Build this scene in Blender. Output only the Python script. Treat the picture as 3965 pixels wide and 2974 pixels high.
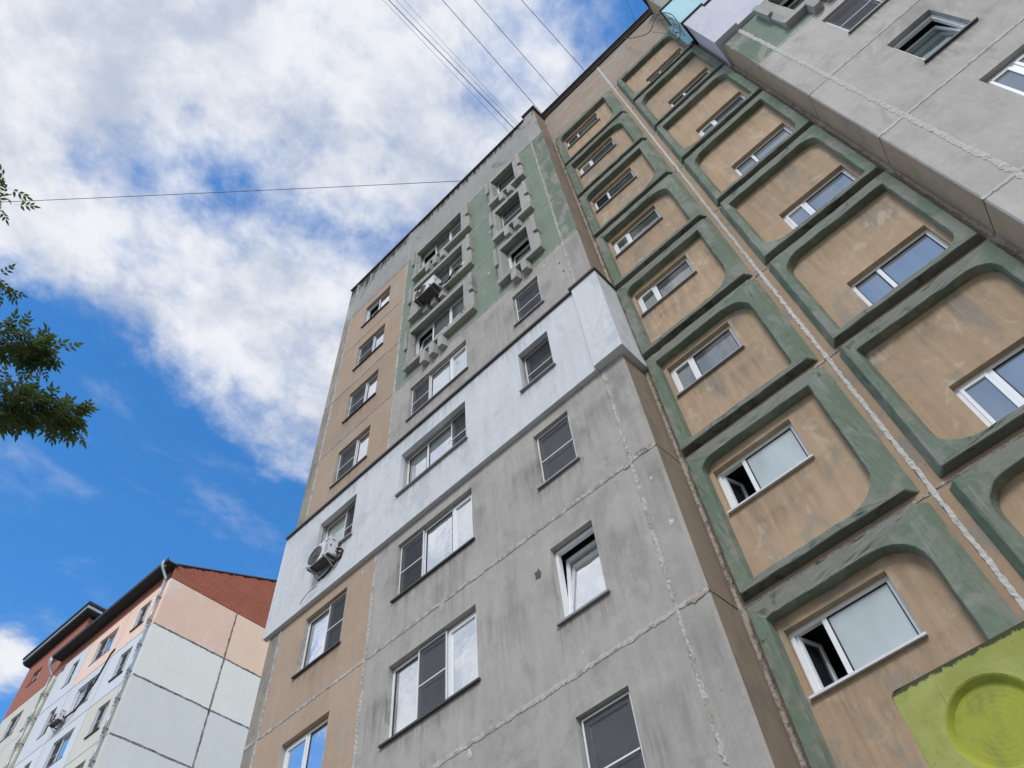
import bpy, bmesh, math, random
from mathutils import Vector, Matrix, noise as mnoise
random.seed(7)
for o in list(bpy.data.objects):
    bpy.data.objects.remove(o)
scene = bpy.context.scene
COL = scene.collection

# ------------------------------------------------------------------ camera
EYE = 1.6
RC = ((0.721, 0.69, -0.067), (-0.608, 0.583, -0.539), (-0.332, 0.429, 0.84))   # world -> right, down, forward
cam_d = bpy.data.cameras.new('camera')
cam = bpy.data.objects.new('camera', cam_d)
COL.objects.link(cam)
fw = Vector(RC[2]).normalized()
rt = Vector(RC[0]); rt = (rt - fw * rt.dot(fw)).normalized()
up = rt.cross(fw).normalized()
m = Matrix((rt, up, -fw)).transposed().to_4x4()
m.translation = Vector((0, 0, EYE))
cam.matrix_world = m
cam_d.sensor_width = 36.0
cam_d.lens = 27.594
cam_d.clip_end = 3000
cam_d.clip_start = 0.05
scene.camera = cam

# ------------------------------------------------------------------ colour management
scene.view_settings.view_transform = 'Standard'
scene.view_settings.look = 'None'
scene.view_settings.exposure = 0.9
scene.view_settings.gamma = 1.0
scene.view_settings.use_curve_mapping = False

# ------------------------------------------------------------------ world: Nishita sky with a drifting cloud sheet
SUN_EL, SUN_AZ = math.radians(40), math.radians(150)      # azimuth clockwise from +Y
world = bpy.data.worlds.new('World')
scene.world = world
world.use_nodes = True
nt = world.node_tree
nt.nodes.clear()


class G:
    """small node-graph helper"""
    def __init__(s, nt): s.nt = nt
    def n(s, t, **kw):
        nd = s.nt.nodes.new(t)
        for k, v in kw.items(): setattr(nd, k, v)
        return nd
    def put(s, sock, v):
        if v is None: return
        if hasattr(v, 'is_output'): s.nt.links.new(v, sock)
        else: sock.default_value = v
    def m(s, op, a, b=None, c=None, clamp=False):
        nd = s.n('ShaderNodeMath', operation=op); nd.use_clamp = clamp
        for i, v in enumerate((a, b, c)): s.put(nd.inputs[i], v)
        return nd.outputs[0]
    def vm(s, op, a, b=None):
        nd = s.n('ShaderNodeVectorMath', operation=op)
        s.put(nd.inputs[0], a); s.put(nd.inputs[1], b)
        return nd.outputs[0]
    def noise(s, vec, scale, detail=4, rough=.55, dist=0, lac=2.0):
        nd = s.n('ShaderNodeTexNoise')
        s.put(nd.inputs['Vector'], vec)
        nd.inputs['Scale'].default_value = scale; nd.inputs['Detail'].default_value = detail
        nd.inputs['Roughness'].default_value = rough; nd.inputs['Distortion'].default_value = dist
        nd.inputs['Lacunarity'].default_value = lac
        return nd.outputs['Fac']
    def ss(s, v, lo, hi, a=0., b=1.):
        nd = s.n('ShaderNodeMapRange', interpolation_type='SMOOTHSTEP')
        s.put(nd.inputs[0], v); nd.inputs[1].default_value = lo; nd.inputs[2].default_value = hi
        nd.inputs[3].default_value = a; nd.inputs[4].default_value = b
        return nd.outputs[0]
    def lin(s, v, lo, hi, a=0., b=1.):
        nd = s.n('ShaderNodeMapRange')
        s.put(nd.inputs[0], v); nd.inputs[1].default_value = lo; nd.inputs[2].default_value = hi
        nd.inputs[3].default_value = a; nd.inputs[4].default_value = b
        return nd.outputs[0]
    def mix(s, f, a, b, bt='MIX'):
        nd = s.n('ShaderNodeMix', data_type='RGBA', blend_type=bt)
        s.put(nd.inputs[0], f)
        for i, v in ((6, a), (7, b)):
            if isinstance(v, tuple) and len(v) == 3: v = v + (1.,)
            s.put(nd.inputs[i], v)
        return nd.outputs[2]
    def mapping(s, vec, scale=(1, 1, 1), loc=(0, 0, 0), rot=(0, 0, 0)):
        nd = s.n('ShaderNodeMapping')
        s.put(nd.inputs[0], vec)
        nd.inputs['Location'].default_value = loc; nd.inputs['Scale'].default_value = scale
        nd.inputs['Rotation'].default_value = rot
        return nd.outputs[0]


g = G(nt)
sky = g.n('ShaderNodeTexSky', sky_type='NISHITA')
sky.sun_disc = False
sky.sun_elevation = SUN_EL
sky.sun_rotation = SUN_AZ
sky.air_density = 1.0; sky.dust_density = 0.2; sky.ozone_density = 3.0; sky.altitude = 200
hs = g.n('ShaderNodeHueSaturation')
hs.inputs['Saturation'].default_value = 1.28; hs.inputs['Value'].default_value = 1.0
nt.links.new(sky.outputs[0], hs.inputs['Color'])
tc = g.n('ShaderNodeTexCoord')
sep = g.n('ShaderNodeSeparateXYZ')
nt.links.new(tc.outputs['Generated'], sep.inputs[0])
zc = g.m('MAXIMUM', sep.outputs[2], .06)
u = g.m('DIVIDE', sep.outputs[0], zc)
v = g.m('DIVIDE', sep.outputs[1], zc)
cmb = g.n('ShaderNodeCombineXYZ')
nt.links.new(u, cmb.inputs[0]); nt.links.new(v, cmb.inputs[1])
uv = cmb.outputs[0]
n_big = g.noise(g.vm('ADD', uv, (3.1, 7.7, 0)), 2.1, 2, .5)
n_mid = g.noise(g.vm('ADD', uv, (11.3, 2.2, .3)), 7.5, 10, .60, .15)
n_fin = g.noise(g.mapping(uv, (1, .8, 1), (5., 3., 2.), (0, 0, .5)), 19, 10, .64, .25)
edge = g.m('ADD', g.m('ADD', u, .70), g.m('MULTIPLY', g.m('MAXIMUM', g.m('SUBTRACT', -.25, v), 0.0), .9))
fb = g.m('ADD', g.m('MULTIPLY', g.m('SUBTRACT', n_mid, .5), 1.05), g.m('MULTIPLY', g.m('SUBTRACT', n_fin, .5), .50))
d = g.m('ADD', g.m('MAXIMUM', g.m('MINIMUM', g.m('MULTIPLY', edge, 4.6), .25), -1.0), fb)
d = g.m('ADD', d, g.m('MULTIPLY', g.m('SUBTRACT', n_big, .5), .70))
# a thin rent running through the sheet, and an opening to the right of it
st = g.m('SUBTRACT', g.m('ADD', u, .47), g.m('MULTIPLY', v, .52))
st = g.m('DIVIDE', st, .075)
st = g.m('EXPONENT', g.m('MULTIPLY', g.m('MULTIPLY', st, st), -1.0))
st = g.m('MULTIPLY', st, g.ss(v, -.20, -.03))
d = g.m('SUBTRACT', d, g.m('MULTIPLY', st, .46))
def gauss(cu, cv, r, r2=None):
    a = g.m('DIVIDE', g.m('SUBTRACT', u, cu), r); b = g.m('DIVIDE', g.m('SUBTRACT', v, cv), r2 or r)
    q = g.m('ADD', g.m('MULTIPLY', a, a), g.m('MULTIPLY', b, b))
    return g.m('EXPONENT', g.m('MULTIPLY', q, -1.0))
d = g.m('SUBTRACT', d, g.m('MULTIPLY', gauss(.10, .27, .14), .70))
d = g.m('ADD', d, g.m('MULTIPLY', gauss(-1.47, .25, .13), 1.4))
d = g.m('SUBTRACT', d, g.m('MULTIPLY', gauss(.30, -1.0, .5, .45), .9))
d = g.m('ADD', d, g.m('MULTIPLY', gauss(-.55, -.22, .26), .16))
alpha = g.ss(d, -.38, .25)
wisp = g.ss(g.noise(g.mapping(uv, (1, .6, 1), (.7, 1.3, 0), (0, 0, -.6)), 7.0, 9, .64, .25), .50, .82, 0, .30)
alpha = g.m('MAXIMUM', alpha, wisp)
shade = g.ss(g.m('ADD', g.m('MULTIPLY', g.noise(g.vm('ADD', uv, (1.7, 4.4, 0)), 6.0, 9, .58, .2), .75), g.m('MULTIPLY', n_fin, .25)), .36, .62)
ccol = g.mix(shade, (.54, .60, .735), (.90, .92, .97))
bgs = g.n('ShaderNodeBackground'); nt.links.new(hs.outputs[0], bgs.inputs[0]); bgs.inputs[1].default_value = .15
bgc = g.n('ShaderNodeBackground'); nt.links.new(ccol, bgc.inputs[0]); bgc.inputs[1].default_value = .52
mx = g.n('ShaderNodeMixShader')
nt.links.new(alpha, mx.inputs[0]); nt.links.new(bgs.outputs[0], mx.inputs[1]); nt.links.new(bgc.outputs[0], mx.inputs[2])
wo = g.n('ShaderNodeOutputWorld')
nt.links.new(mx.outputs[0], wo.inputs[0])

# ------------------------------------------------------------------ sun, softened by cloud
sd = bpy.data.lights.new('sun', 'SUN')
sd.energy = 1.15; sd.angle = math.radians(20); sd.color = (1.0, .96, .90)
sun = bpy.data.objects.new('sun', sd); COL.objects.link(sun)
tosun = Vector((math.sin(SUN_AZ) * math.cos(SUN_EL), math.cos(SUN_AZ) * math.cos(SUN_EL), math.sin(SUN_EL)))
sun.rotation_euler = (-tosun).to_track_quat('-Z', 'Y').to_euler()
sun.location = (0, 0, 60)


# ------------------------------------------------------------------ materials
def lin3(r, gg, b):
    def f(c):
        c /= 255.
        return c / 12.92 if c <= .04045 else ((c + .055) / 1.055) ** 2.4
    return (f(r), f(gg), f(b))


def sc(c, k): return tuple(min(1, x * k) for x in c)


def mat(name):
    mt = bpy.data.materials.new(name); mt.use_nodes = True
    t = mt.node_tree; t.nodes.clear()
    gg = G(t)
    out = gg.n('ShaderNodeOutputMaterial'); bs = gg.n('ShaderNodeBsdfPrincipled')
    t.links.new(bs.outputs[0], out.inputs[0])
    return mt, gg, bs, out


def plaster(name, base, var=.16, patch=None, pth=(.56, .64), pscale=1.6, patch2=None, p2th=(.6, .66), p2scale=5.,
            streak=.14, rough=.9, bump=.35, grain=.10, rnd=.07, specks=True, bdist=.012, stain=None, stretch=(1, 1, .6)):
    mt, q, bs, out = mat(name)
    geo = q.n('ShaderNodeNewGeometry'); pos = geo.outputs['Position']
    oi = q.n('ShaderNodeObjectInfo')
    a = q.noise(pos, .9, 6, .6)
    b = q.noise(pos, 5.5, 6, .62, .4)
    s_ = q.noise(q.mapping(pos, (7, 7, .55)), 1.0, 5, .65, .3)
    f = q.noise(pos, 55, 3, .6)
    k = q.m('ADD', 1.0, q.m('MULTIPLY', q.m('SUBTRACT', a, .5), var * 2.2))
    k = q.m('ADD', k, q.m('MULTIPLY', q.m('SUBTRACT', b, .5), var * 1.5))
    k = q.m('ADD', k, q.m('MULTIPLY', q.m('SUBTRACT', s_, .5), streak * 2))
    k = q.m('ADD', k, q.m('MULTIPLY', q.m('SUBTRACT', f, .5), grain * 2))
    k = q.m('ADD', k, q.m('MULTIPLY', q.m('SUBTRACT', oi.outputs['Random'], .5), rnd * 2))
    col = base + (1.,)
    if patch:
        pn = q.noise(q.mapping(pos, stretch), pscale, 9, .66, .5)
        col = q.mix(q.ss(pn, pth[0], pth[1]), base, patch)
    if patch2:
        pn2 = q.noise(q.mapping(pos, (1, 1, .8), (4.4, 2.2, 7.1)), p2scale, 8, .68, .7)
        col = q.mix(q.ss(pn2, p2th[0], p2th[1]), col, patch2)
    if specks:
        sp = q.noise(q.vm('ADD', pos, (31., 7., 13.)), 11, 4, .55)
        col = q.mix(q.ss(sp, .70, .74, 0, .55), col, sc(base, .45))
        sp2 = q.noise(q.vm('ADD', pos, (3., 17., 43.)), 9, 5, .6)
        col = q.mix(q.ss(sp2, .715, .735, 0, .7), col, sc(base, 1.5))
    if stain:
        # run-off stains below a coping: (z top, z reach)
        sx = q.n('ShaderNodeSeparateXYZ'); q.nt.links.new(pos, sx.inputs[0])
        h = q.lin(sx.outputs[2], stain[0] - stain[1], stain[0], 0, 1)
        sn = q.noise(q.mapping(pos, (3.2, 3.2, .45), (2., 0, 0)), 1.0, 8, .7, .6)
        t_ = q.ss(q.m('ADD', sn, q.m('MULTIPLY', h, .28)), .74, .86, 0, .8)
        col = q.mix(t_, col, (.035, .036, .034))
    cmbk = q.n('ShaderNodeCombineXYZ')
    for i in range(3): q.nt.links.new(k, cmbk.inputs[i])
    col = q.mix(1.0, col, cmbk.outputs[0], 'MULTIPLY')
    q.put(bs.inputs['Base Color'], col)
    bs.inputs['Roughness'].default_value = rough
    bs.inputs['Specular IOR Level'].default_value = .2
    bp = q.n('ShaderNodeBump'); bp.inputs['Strength'].default_value = bump; bp.inputs['Distance'].default_value = bdist
    hgt = q.m('ADD', q.m('MULTIPLY', b, .9), q.m('MULTIPLY', f, .25))
    hgt = q.m('ADD', hgt, q.m('MULTIPLY', q.noise(pos, 18, 5, .6), .5))
    q.put(bp.inputs['Height'], hgt)
    q.nt.links.new(bp.outputs[0], bs.inputs['Normal'])
    return mt


def simple(name, base, rough=.5, spec=.4, metal=0., var=.08, scale=8., bump=0.):
    mt, q, bs, out = mat(name)
    geo = q.n('ShaderNodeNewGeometry'); pos = geo.outputs['Position']
    nn = q.noise(pos, scale, 5, .6)
    k = q.m('ADD', 1.0, q.m('MULTIPLY', q.m('SUBTRACT', nn, .5), var * 3))
    cb = q.n('ShaderNodeCombineXYZ')
    for i in range(3): q.nt.links.new(k, cb.inputs[i])
    q.put(bs.inputs['Base Color'], q.mix(1.0, base, cb.outputs[0], 'MULTIPLY'))
    bs.inputs['Roughness'].default_value = rough
    bs.inputs['Specular IOR Level'].default_value = spec
    bs.inputs['Metallic'].default_value = metal
    if bump:
        bp = q.n('ShaderNodeBump'); bp.inputs['Strength'].default_value = bump; bp.inputs['Distance'].default_value = .01
        q.put(bp.inputs['Height'], nn); q.nt.links.new(bp.outputs[0], bs.inputs['Normal'])
    return mt


def glass(name, tint, base, lo, wav=.12, rough=.01, curtain=.55):
    """window glazing in front of a dim room: mirror share grows towards grazing view"""
    mt, q, bs, out = mat(name)
    geo = q.n('ShaderNodeNewGeometry'); pos = geo.outputs['Position']
    bs.inputs['Roughness'].default_value = .6
    bs.inputs['Specular IOR Level'].default_value = 0
    nn = q.noise(q.mapping(pos, (2, 2, .6)), 1.6, 3, .5)
    oi0 = q.n('ShaderNodeObjectInfo')
    cv = q.n('ShaderNodeCombineXYZ'); q.nt.links.new(q.m('MULTIPLY', oi0.outputs['Random'], 40.), cv.inputs[0])
    cu = q.noise(q.mapping(q.vm('ADD', pos, cv.outputs[0]), (1.1, 1.1, .12)), 1.0, 1, .4)
    fold = q.noise(q.mapping(pos, (9, 9, .3)), 1.0, 2, .5)
    cur = q.mix(fold, (.16, .165, .165), (.36, .365, .36))
    dim = q.mix(nn, sc(base, .7), sc(base, 1.3))
    q.put(bs.inputs['Base Color'], q.mix(q.ss(cu, .52, .58, 0, curtain), dim, cur))
    gl = q.n('ShaderNodeBsdfGlossy'); gl.inputs['Roughness'].default_value = rough
    gl.inputs['Color'].default_value = tint + (1.,)
    bp = q.n('ShaderNodeBump'); bp.inputs['Strength'].default_value = wav; bp.inputs['Distance'].default_value = .02
    q.put(bp.inputs['Height'], q.noise(pos, 3.2, 2, .5))
    q.nt.links.new(bp.outputs[0], gl.inputs['Normal'])
    lw = q.n('ShaderNodeFresnel'); lw.inputs['IOR'].default_value = 1.6
    oi = q.n('ShaderNodeObjectInfo')
    f = q.m('ADD', lo, q.m('MULTIPLY', lw.outputs[0], 1.0), clamp=True)
    f = q.m('ADD', f, q.m('MULTIPLY', q.m('SUBTRACT', oi.outputs['Random'], .5), .10), clamp=True)
    ms = q.n('ShaderNodeMixShader'); q.put(ms.inputs[0], f)
    q.nt.links.new(bs.outputs[0], ms.inputs[1]); q.nt.links.new(gl.outputs[0], ms.inputs[2])
    q.nt.links.new(ms.outputs[0], out.inputs[0])
    return mt


GREY = (.372, .353, .328); TAN = (.385, .285, .20)
M = {}
M['grey'] = plaster('grey_plaster', GREY, .2, patch=(.30, .285, .27), pth=(.54, .68), pscale=1.1, patch2=(.40, .39, .375), p2th=(.56, .70), p2scale=2.6, streak=.22)
M['grey3'] = plaster('pale_grey_plaster_right', (.475, .453, .422), .21, patch=(.375, .355, .33), pth=(.52, .68), pscale=1.5, patch2=(.36, .325, .335), p2th=(.62, .75), p2scale=2., streak=.12)
M['greyroof'] = plaster('weathered_parapet_plaster', (.35, .35, .335), .18, patch=(.22, .22, .20), pth=(.56, .7), pscale=1.4, streak=.16, stain=(30.3, 1.7))
M['tan'] = plaster('tan_plaster', (.405, .305, .23), .15, patch=(.37, .32, .27), pth=(.55, .72), pscale=1.2, streak=.12)
M['ftan'] = plaster('ochre_field_plaster', (.415, .306, .206), .15, patch=(.325, .275, .215), pth=(.53, .62), pscale=1.7, patch2=(.47, .385, .285), p2th=(.55, .66), p2scale=3.0, streak=.28)
M['fpar'] = plaster('flaking_parapet_paint', (.375, .30, .235), .12, patch=(.41, .375, .325), pth=(.52, .58), pscale=2.6, streak=.05, stretch=(.5, 1, 3.2))
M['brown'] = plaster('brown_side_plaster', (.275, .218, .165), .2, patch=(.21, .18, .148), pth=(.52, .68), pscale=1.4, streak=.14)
M['brown2'] = plaster('lit_brown_side_plaster', (.46, .345, .25), .16, patch=(.36, .30, .25), pth=(.52, .68), pscale=1.4, streak=.16)  # paler copy of brown for the right return, its light painted into the colour
M['green'] = plaster('green_wall_paint', (.195, .25, .20), .14, patch=(.245, .265, .23), pth=(.48, .62), pscale=1.7, patch2=(.30, .31, .28), p2th=(.63, .70), p2scale=3., streak=.12)
M['gpier'] = plaster('worn_green_pier_paint', (.165, .215, .165), .16, patch=(.29, .295, .265), pth=(.47, .58), pscale=2.2, patch2=(.36, .355, .33), p2th=(.60, .68), p2scale=4., streak=.12)
M['mould'] = plaster('green_moulding_paint', (.155, .198, .148), .18, patch=(.235, .245, .21), pth=(.47, .60), pscale=1.9, patch2=(.06, .07, .06), p2th=(.63, .72), p2scale=4.5, streak=.12, bump=.5)
M['mouldg'] = plaster('grey_green_moulding_paint', (.20, .215, .18), .15, patch=(.215, .21, .19), pth=(.50, .60), pscale=2.2, patch2=(.10, .14, .11), p2th=(.55, .66), p2scale=4.0, streak=.12, bump=.5)
M['edge'] = plaster('bare_dirty_concrete_edge', (.15, .15, .135), .2, patch=(.075, .08, .07), pth=(.5, .62), pscale=3., streak=.08, bump=.5)
M['conc'] = plaster('bare_concrete', (.375, .37, .345), .16, patch=(.24, .235, .21), pth=(.54, .66), pscale=2.4, streak=.10, bump=.5)
M['white'] = plaster('white_insulation_render', (.60, .62, .645), .09, patch=(.51, .535, .56), pth=(.50, .64), pscale=1.4, streak=.16, grain=.06, specks=False, bump=.5, bdist=.02)
M['lilac'] = plaster('lilac_insulation_render', (.60, .61, .69), .06, patch=(.51, .52, .60), pth=(.55, .75), pscale=1.6, streak=.10, grain=.05, specks=False, bump=.25)
M['teal'] = plaster('pale_teal_insulation_render', (.45, .70, .77), .06, streak=.05, grain=.04, specks=False, bump=.2)
M['joint'] = plaster('flaking_white_joint_paint', (.46, .45, .425), .12, patch=(.335, .32, .295), pth=(.49, .56), pscale=7., patch2=(.17, .155, .14), p2th=(.63, .68), p2scale=15., streak=.03, bump=.9, bdist=.02, specks=False)
M['jointw'] = plaster('cracked_white_sealant', (.53, .52, .495), .10, patch=(.40, .385, .36), pth=(.57, .64), pscale=12., patch2=(.24, .22, .20), p2th=(.69, .73), p2scale=22., streak=.03, bump=.6, bdist=.02, specks=False)
M['jointp'] = plaster('crumbling_mortar_joint', (.42, .37, .325), .14, patch=(.23, .195, .17), pth=(.52, .60), pscale=10., patch2=(.58, .55, .50), p2th=(.60, .66), p2scale=14., streak=.03, bump=1.0, bdist=.025, specks=False)
M['gap'] = plaster('dark_joint_gap', (.12, .105, .09), .2, streak=.05, specks=False)
M['rust'] = plaster('orange_bare_border', (.40, .25, .14), .15, streak=.1, specks=False)
M['reveal'] = plaster('cement_reveal', (.43, .43, .41), .14, patch=(.30, .29, .275), pth=(.50, .62), pscale=4., streak=.08, bump=.6)
M['tin'] = simple('dark_tin_flashing', (.075, .07, .068), .55, .4, 0, .2, 3.)
M['sill'] = simple('grey_tin_sill', (.30, .30, .31), .45, .45, .2, .2, 4.)
M['sillw'] = simple('white_tin_sill', (.66, .67, .68), .4, .45, 0, .1, 4.)
M['pvc'] = simple('white_window_plastic', (.78, .80, .82), .35, .45, 0, .05, 6.)
M['seal'] = simple('black_rubber_seal', (.02, .02, .022), .6, .3)
M['screen'] = None
M['room'] = simple('dim_room_wall', (.075, .085, .085), .9, .1)
M['curtain'] = simple('pale_curtain', (.55, .56, .55), .9, .1, 0, .1, 3.)
M['board'] = simple('white_sheet', (.85, .86, .88), .6, .3)
M['gbright'] = glass('bright_reflective_glazing', (.97, .985, 1.0), (.30, .31, .32), .66)
M['gmid'] = glass('reflective_glazing', (.90, .97, .98), (.075, .085, .085), .15)
M['gdim'] = glass('dim_green_glazing', (.88, .97, .96), (.065, .082, .085), .24)
M['gfrost'] = glass('frosted_film_glazing', (.95, 1., 1.), (.40, .465, .485), .0, .02, .5, 0)
M['gblue'] = glass('blue_reflecting_glazing', (.92, .95, .93), (.20, .22, .225), .12)
M['acw'] = simple('air_conditioner_white_metal', (.66, .655, .66), .45, .4, 0, .08, 6.)
M['acd'] = simple('air_conditioner_dark_base', (.075, .07, .07), .55, .4, .2, .5, 9.)
M['grille'] = simple('fan_grille_grey', (.13, .13, .135), .5, .4, 0, .2, 20.)
M['steel'] = simple('weathered_bracket_steel', (.16, .145, .135), .6, .4, .2, .3, 9.)
M['steell'] = simple('pale_bracket_steel', (.40, .385, .36), .6, .4, .2, .3, 9.)
M['rubber'] = simple('black_cable_rubber', (.018, .018, .02), .6, .35)
M['logo'] = simple('blue_badge_enamel', (.03, .07, .33), .4, .4)
M['zinc'] = simple('galvanised_pipe', (.42, .47, .50), .42, .5, .35, .25, 5.)
M['creampipe'] = simple('cream_pipe_paint', (.62, .58, .46), .6, .3, 0, .1, 5.)
M['lime'] = None
M['asphalt'] = plaster('asphalt', (.07, .07, .07), .2, streak=0, rnd=0)
M['soil'] = plaster('worn_ground', (.21, .195, .165), .25, patch=(.12, .13, .07), pth=(.46, .6), pscale=.35, streak=0, rnd=0)
M['bark'] = plaster('grey_brown_bark', (.12, .095, .07), .3, streak=.3, bump=1.0, bdist=.03)
M['wire'] = simple('dark_wire_sheath', (.035, .03, .06), .6, .3)
M['wirel'] = simple('grey_wire_sheath', (.20, .20, .23), .6, .3)


def screen_mat():
    mt, q, bs, out = mat('mosquito_net')
    geo = q.n('ShaderNodeNewGeometry'); pos = geo.outputs['Position']
    nn = q.noise(q.mapping(pos, (1, 1, .4)), 2.2, 4, .6)
    q.put(bs.inputs['Base Color'], q.mix(nn, (.030, .033, .037), (.065, .069, .075)))
    bs.inputs['Roughness'].default_value = .7; bs.inputs['Specular IOR Level'].default_value = .25
    tr = q.n('ShaderNodeBsdfTransparent')
    ms = q.n('ShaderNodeMixShader'); ms.inputs[0].default_value = .46
    q.nt.links.new(tr.outputs[0], ms.inputs[1]); q.nt.links.new(bs.outputs[0], ms.inputs[2])
    q.nt.links.new(ms.outputs[0], out.inputs[0])
    return mt


M['screen'] = screen_mat()


def lime_mat():
    mt, q, bs, out = mat('mossy_lime_paint')
    geo = q.n('ShaderNodeNewGeometry'); pos = geo.outputs['Position']
    tcn = q.n('ShaderNodeTexCoord'); ob = tcn.outputs['Object']
    sx = q.n('ShaderNodeSeparateXYZ'); q.nt.links.new(ob, sx.inputs[0])
    base = q.mix(q.ss(q.noise(pos, 2.3, 5, .6), .38, .64), (.275, .305, .075), (.36, .385, .125))
    k = q.noise(pos, 26, 5, .65)
    base = q.mix(q.ss(k, .60, .72, 0, .5), base, (.13, .135, .05))
    # dirt that has settled along the top and left edges of the plate (object space, plate outline)
    n1 = q.noise(q.mapping(pos, (9, 9, 2.0)), 2.0, 6, .7, .4)
    n2 = q.noise(pos, 34, 5, .7)
    dt = q.m('ADD', q.m('MULTIPLY', q.m('SUBTRACT', 0.0, sx.outputs[2]), -1.0), q.m('MULTIPLY', n1, .10))
    dtop = q.ss(q.m('ADD', dt, q.m('MULTIPLY', n2, .05)), .030, .050, 0, .92)
    dl = q.m('ADD', q.m('MULTIPLY', sx.outputs[0], -1.0), q.m('MULTIPLY', n2, .035))
    dleft = q.ss(dl, .012, .03, 0, .8)
    base = q.mix(q.m('MAXIMUM', dtop, dleft), base, (.035, .036, .022))
    # rain-run lines
    ln = q.noise(q.mapping(pos, (22, 22, .5)), 1.0, 2, .4, .15)
    base = q.mix(q.ss(ln, .70, .73, 0, .45), base, (.075, .08, .03))
    q.put(bs.inputs['Base Color'], base)
    bs.inputs['Roughness'].default_value = .75; bs.inputs['Specular IOR Level'].default_value = .25
    bp = q.n('ShaderNodeBump'); bp.inputs['Strength'].default_value = .3; bp.inputs['Distance'].default_value = .006
    q.put(bp.inputs['Height'], q.m('ADD', q.m('MULTIPLY', k, .6), q.noise(pos, 90, 3, .6)))
    q.nt.links.new(bp.outputs[0], bs.inputs['Normal'])
    return mt


M['lime'] = lime_mat()
M['lime2'] = plaster('fresh_lime_dish_paint', (.335, .37, .06), .10, patch=(.245, .28, .065), pth=(.5, .65), pscale=3., streak=.06, grain=.06, bump=.2, rnd=0)


# ------------------------------------------------------------------ mesh helpers
class MB:
    def __init__(s): s.v = []; s.f = []; s.mi = []
    def poly(s, pts, mi=0):
        i = len(s.v); s.v += [tuple(p) for p in pts]; s.f.append(tuple(range(i, i + len(pts)))); s.mi.append(mi)
    def box(s, x0, x1, y0, y1, z0, z1, mi=0, skip=''):
        p = [(x0, y0, z0), (x1, y0, z0), (x1, y1, z0), (x0, y1, z0), (x0, y0, z1), (x1, y0, z1), (x1, y1, z1), (x0, y1, z1)]
        for nm, q in (('f', (0, 1, 5, 4)), ('r', (1, 2, 6, 5)), ('b', (2, 3, 7, 6)), ('l', (3, 0, 4, 7)), ('t', (4, 5, 6, 7)), ('d', (3, 2, 1, 0))):
            if nm in skip: continue
            s.poly([p[k] for k in q], mi if not isinstance(mi, dict) else mi.get(nm, 0))
    def prism(s, plan, z0, z1, mi=0):
        """vertical prism from a counter-clockwise plan polygon"""
        n = len(plan)
        for i in range(n):
            a, b = plan[i], plan[(i + 1) % n]
            s.poly([(a[0], a[1], z0), (b[0], b[1], z0), (b[0], b[1], z1), (a[0], a[1], z1)], mi)
        s.poly([(p[0], p[1], z1) for p in plan], mi)
        s.poly([(p[0], p[1], z0) for p in reversed(plan)], mi)
    def tube(s, pts, r, n=6, mi=0, caps=True, taper=None):
        pts = [Vector(p) for p in pts]
        rings = []
        ref = None
        for i, p in enumerate(pts):
            t = (pts[min(i + 1, len(pts) - 1)] - pts[max(i - 1, 0)])
            if t.length < 1e-9: t = Vector((0, 0, 1))
            t.normalize()
            if ref is None:
                ref = Vector((0, 0, 1)) if abs(t.z) < .9 else Vector((1, 0, 0))
            a = (ref - t * ref.dot(t)).normalized(); ref = a
            b = t.cross(a)
            rr = r if taper is None else r + (taper - r) * i / (len(pts) - 1)
            if isinstance(r, (list, tuple)): rr = r[i]
            i0 = len(s.v)
            for k in range(n):
                an = 2 * math.pi * k / n
                s.v.append(tuple(p + a * math.cos(an) * rr + b * math.sin(an) * rr))
            rings.append(i0)
        for i in range(len(rings) - 1):
            for k in range(n):
                k2 = (k + 1) % n
                s.f.append((rings[i] + k, rings[i] + k2, rings[i + 1] + k2, rings[i + 1] + k)); s.mi.append(mi)
        if caps:
            s.f.append(tuple(rings[0] + k for k in reversed(range(n)))); s.mi.append(mi)
            s.f.append(tuple(rings[-1] + k for k in range(n))); s.mi.append(mi)
    def mesh(s, name, mats, smooth=False, merge=0., bevel=0.):
        me = bpy.data.meshes.new(name)
        me.from_pydata(s.v, [], s.f)
        for mm in mats: me.materials.append(mm)
        for p, mi in zip(me.polygons, s.mi):
            p.material_index = mi; p.use_smooth = smooth
        if merge or bevel:
            bm = bmesh.new(); bm.from_mesh(me)
            bmesh.ops.remove_doubles(bm, verts=bm.verts, dist=merge or 1e-5)
            if bevel:
                ed = [e for e in bm.edges if len(e.link_faces) == 2 and e.calc_face_angle(0) > .6]
                bmesh.ops.bevel(bm, geom=ed, offset=bevel, segments=2, affect='EDGES', clamp_overlap=True)
            bm.to_mesh(me); bm.free()
        me.update()
        return me


def obj(name, me, parent=None, loc=(0, 0, 0), rz=0., ry=0.):
    o = bpy.data.objects.new(name, me); COL.objects.link(o)
    o.parent = parent; o.location = loc; o.rotation_euler = (0, ry, rz)
    return o


def thing(name, label, cat, loc=(0, 0, 0), group=None, rz=0.):
    o = bpy.data.objects.new(name, None); COL.objects.link(o)
    o.empty_display_size = .3
    o.location = loc; o.rotation_euler = (0, 0, rz)
    o['label'] = label; o['category'] = cat
    if group: o['group'] = group
    return o


def tag(o, label, cat, group=None):
    o['label'] = label; o['category'] = cat
    if group: o['group'] = group
    return o


MC = {}
def cached(key, fn):
    if key not in MC: MC[key] = fn()
    return MC[key]


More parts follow.
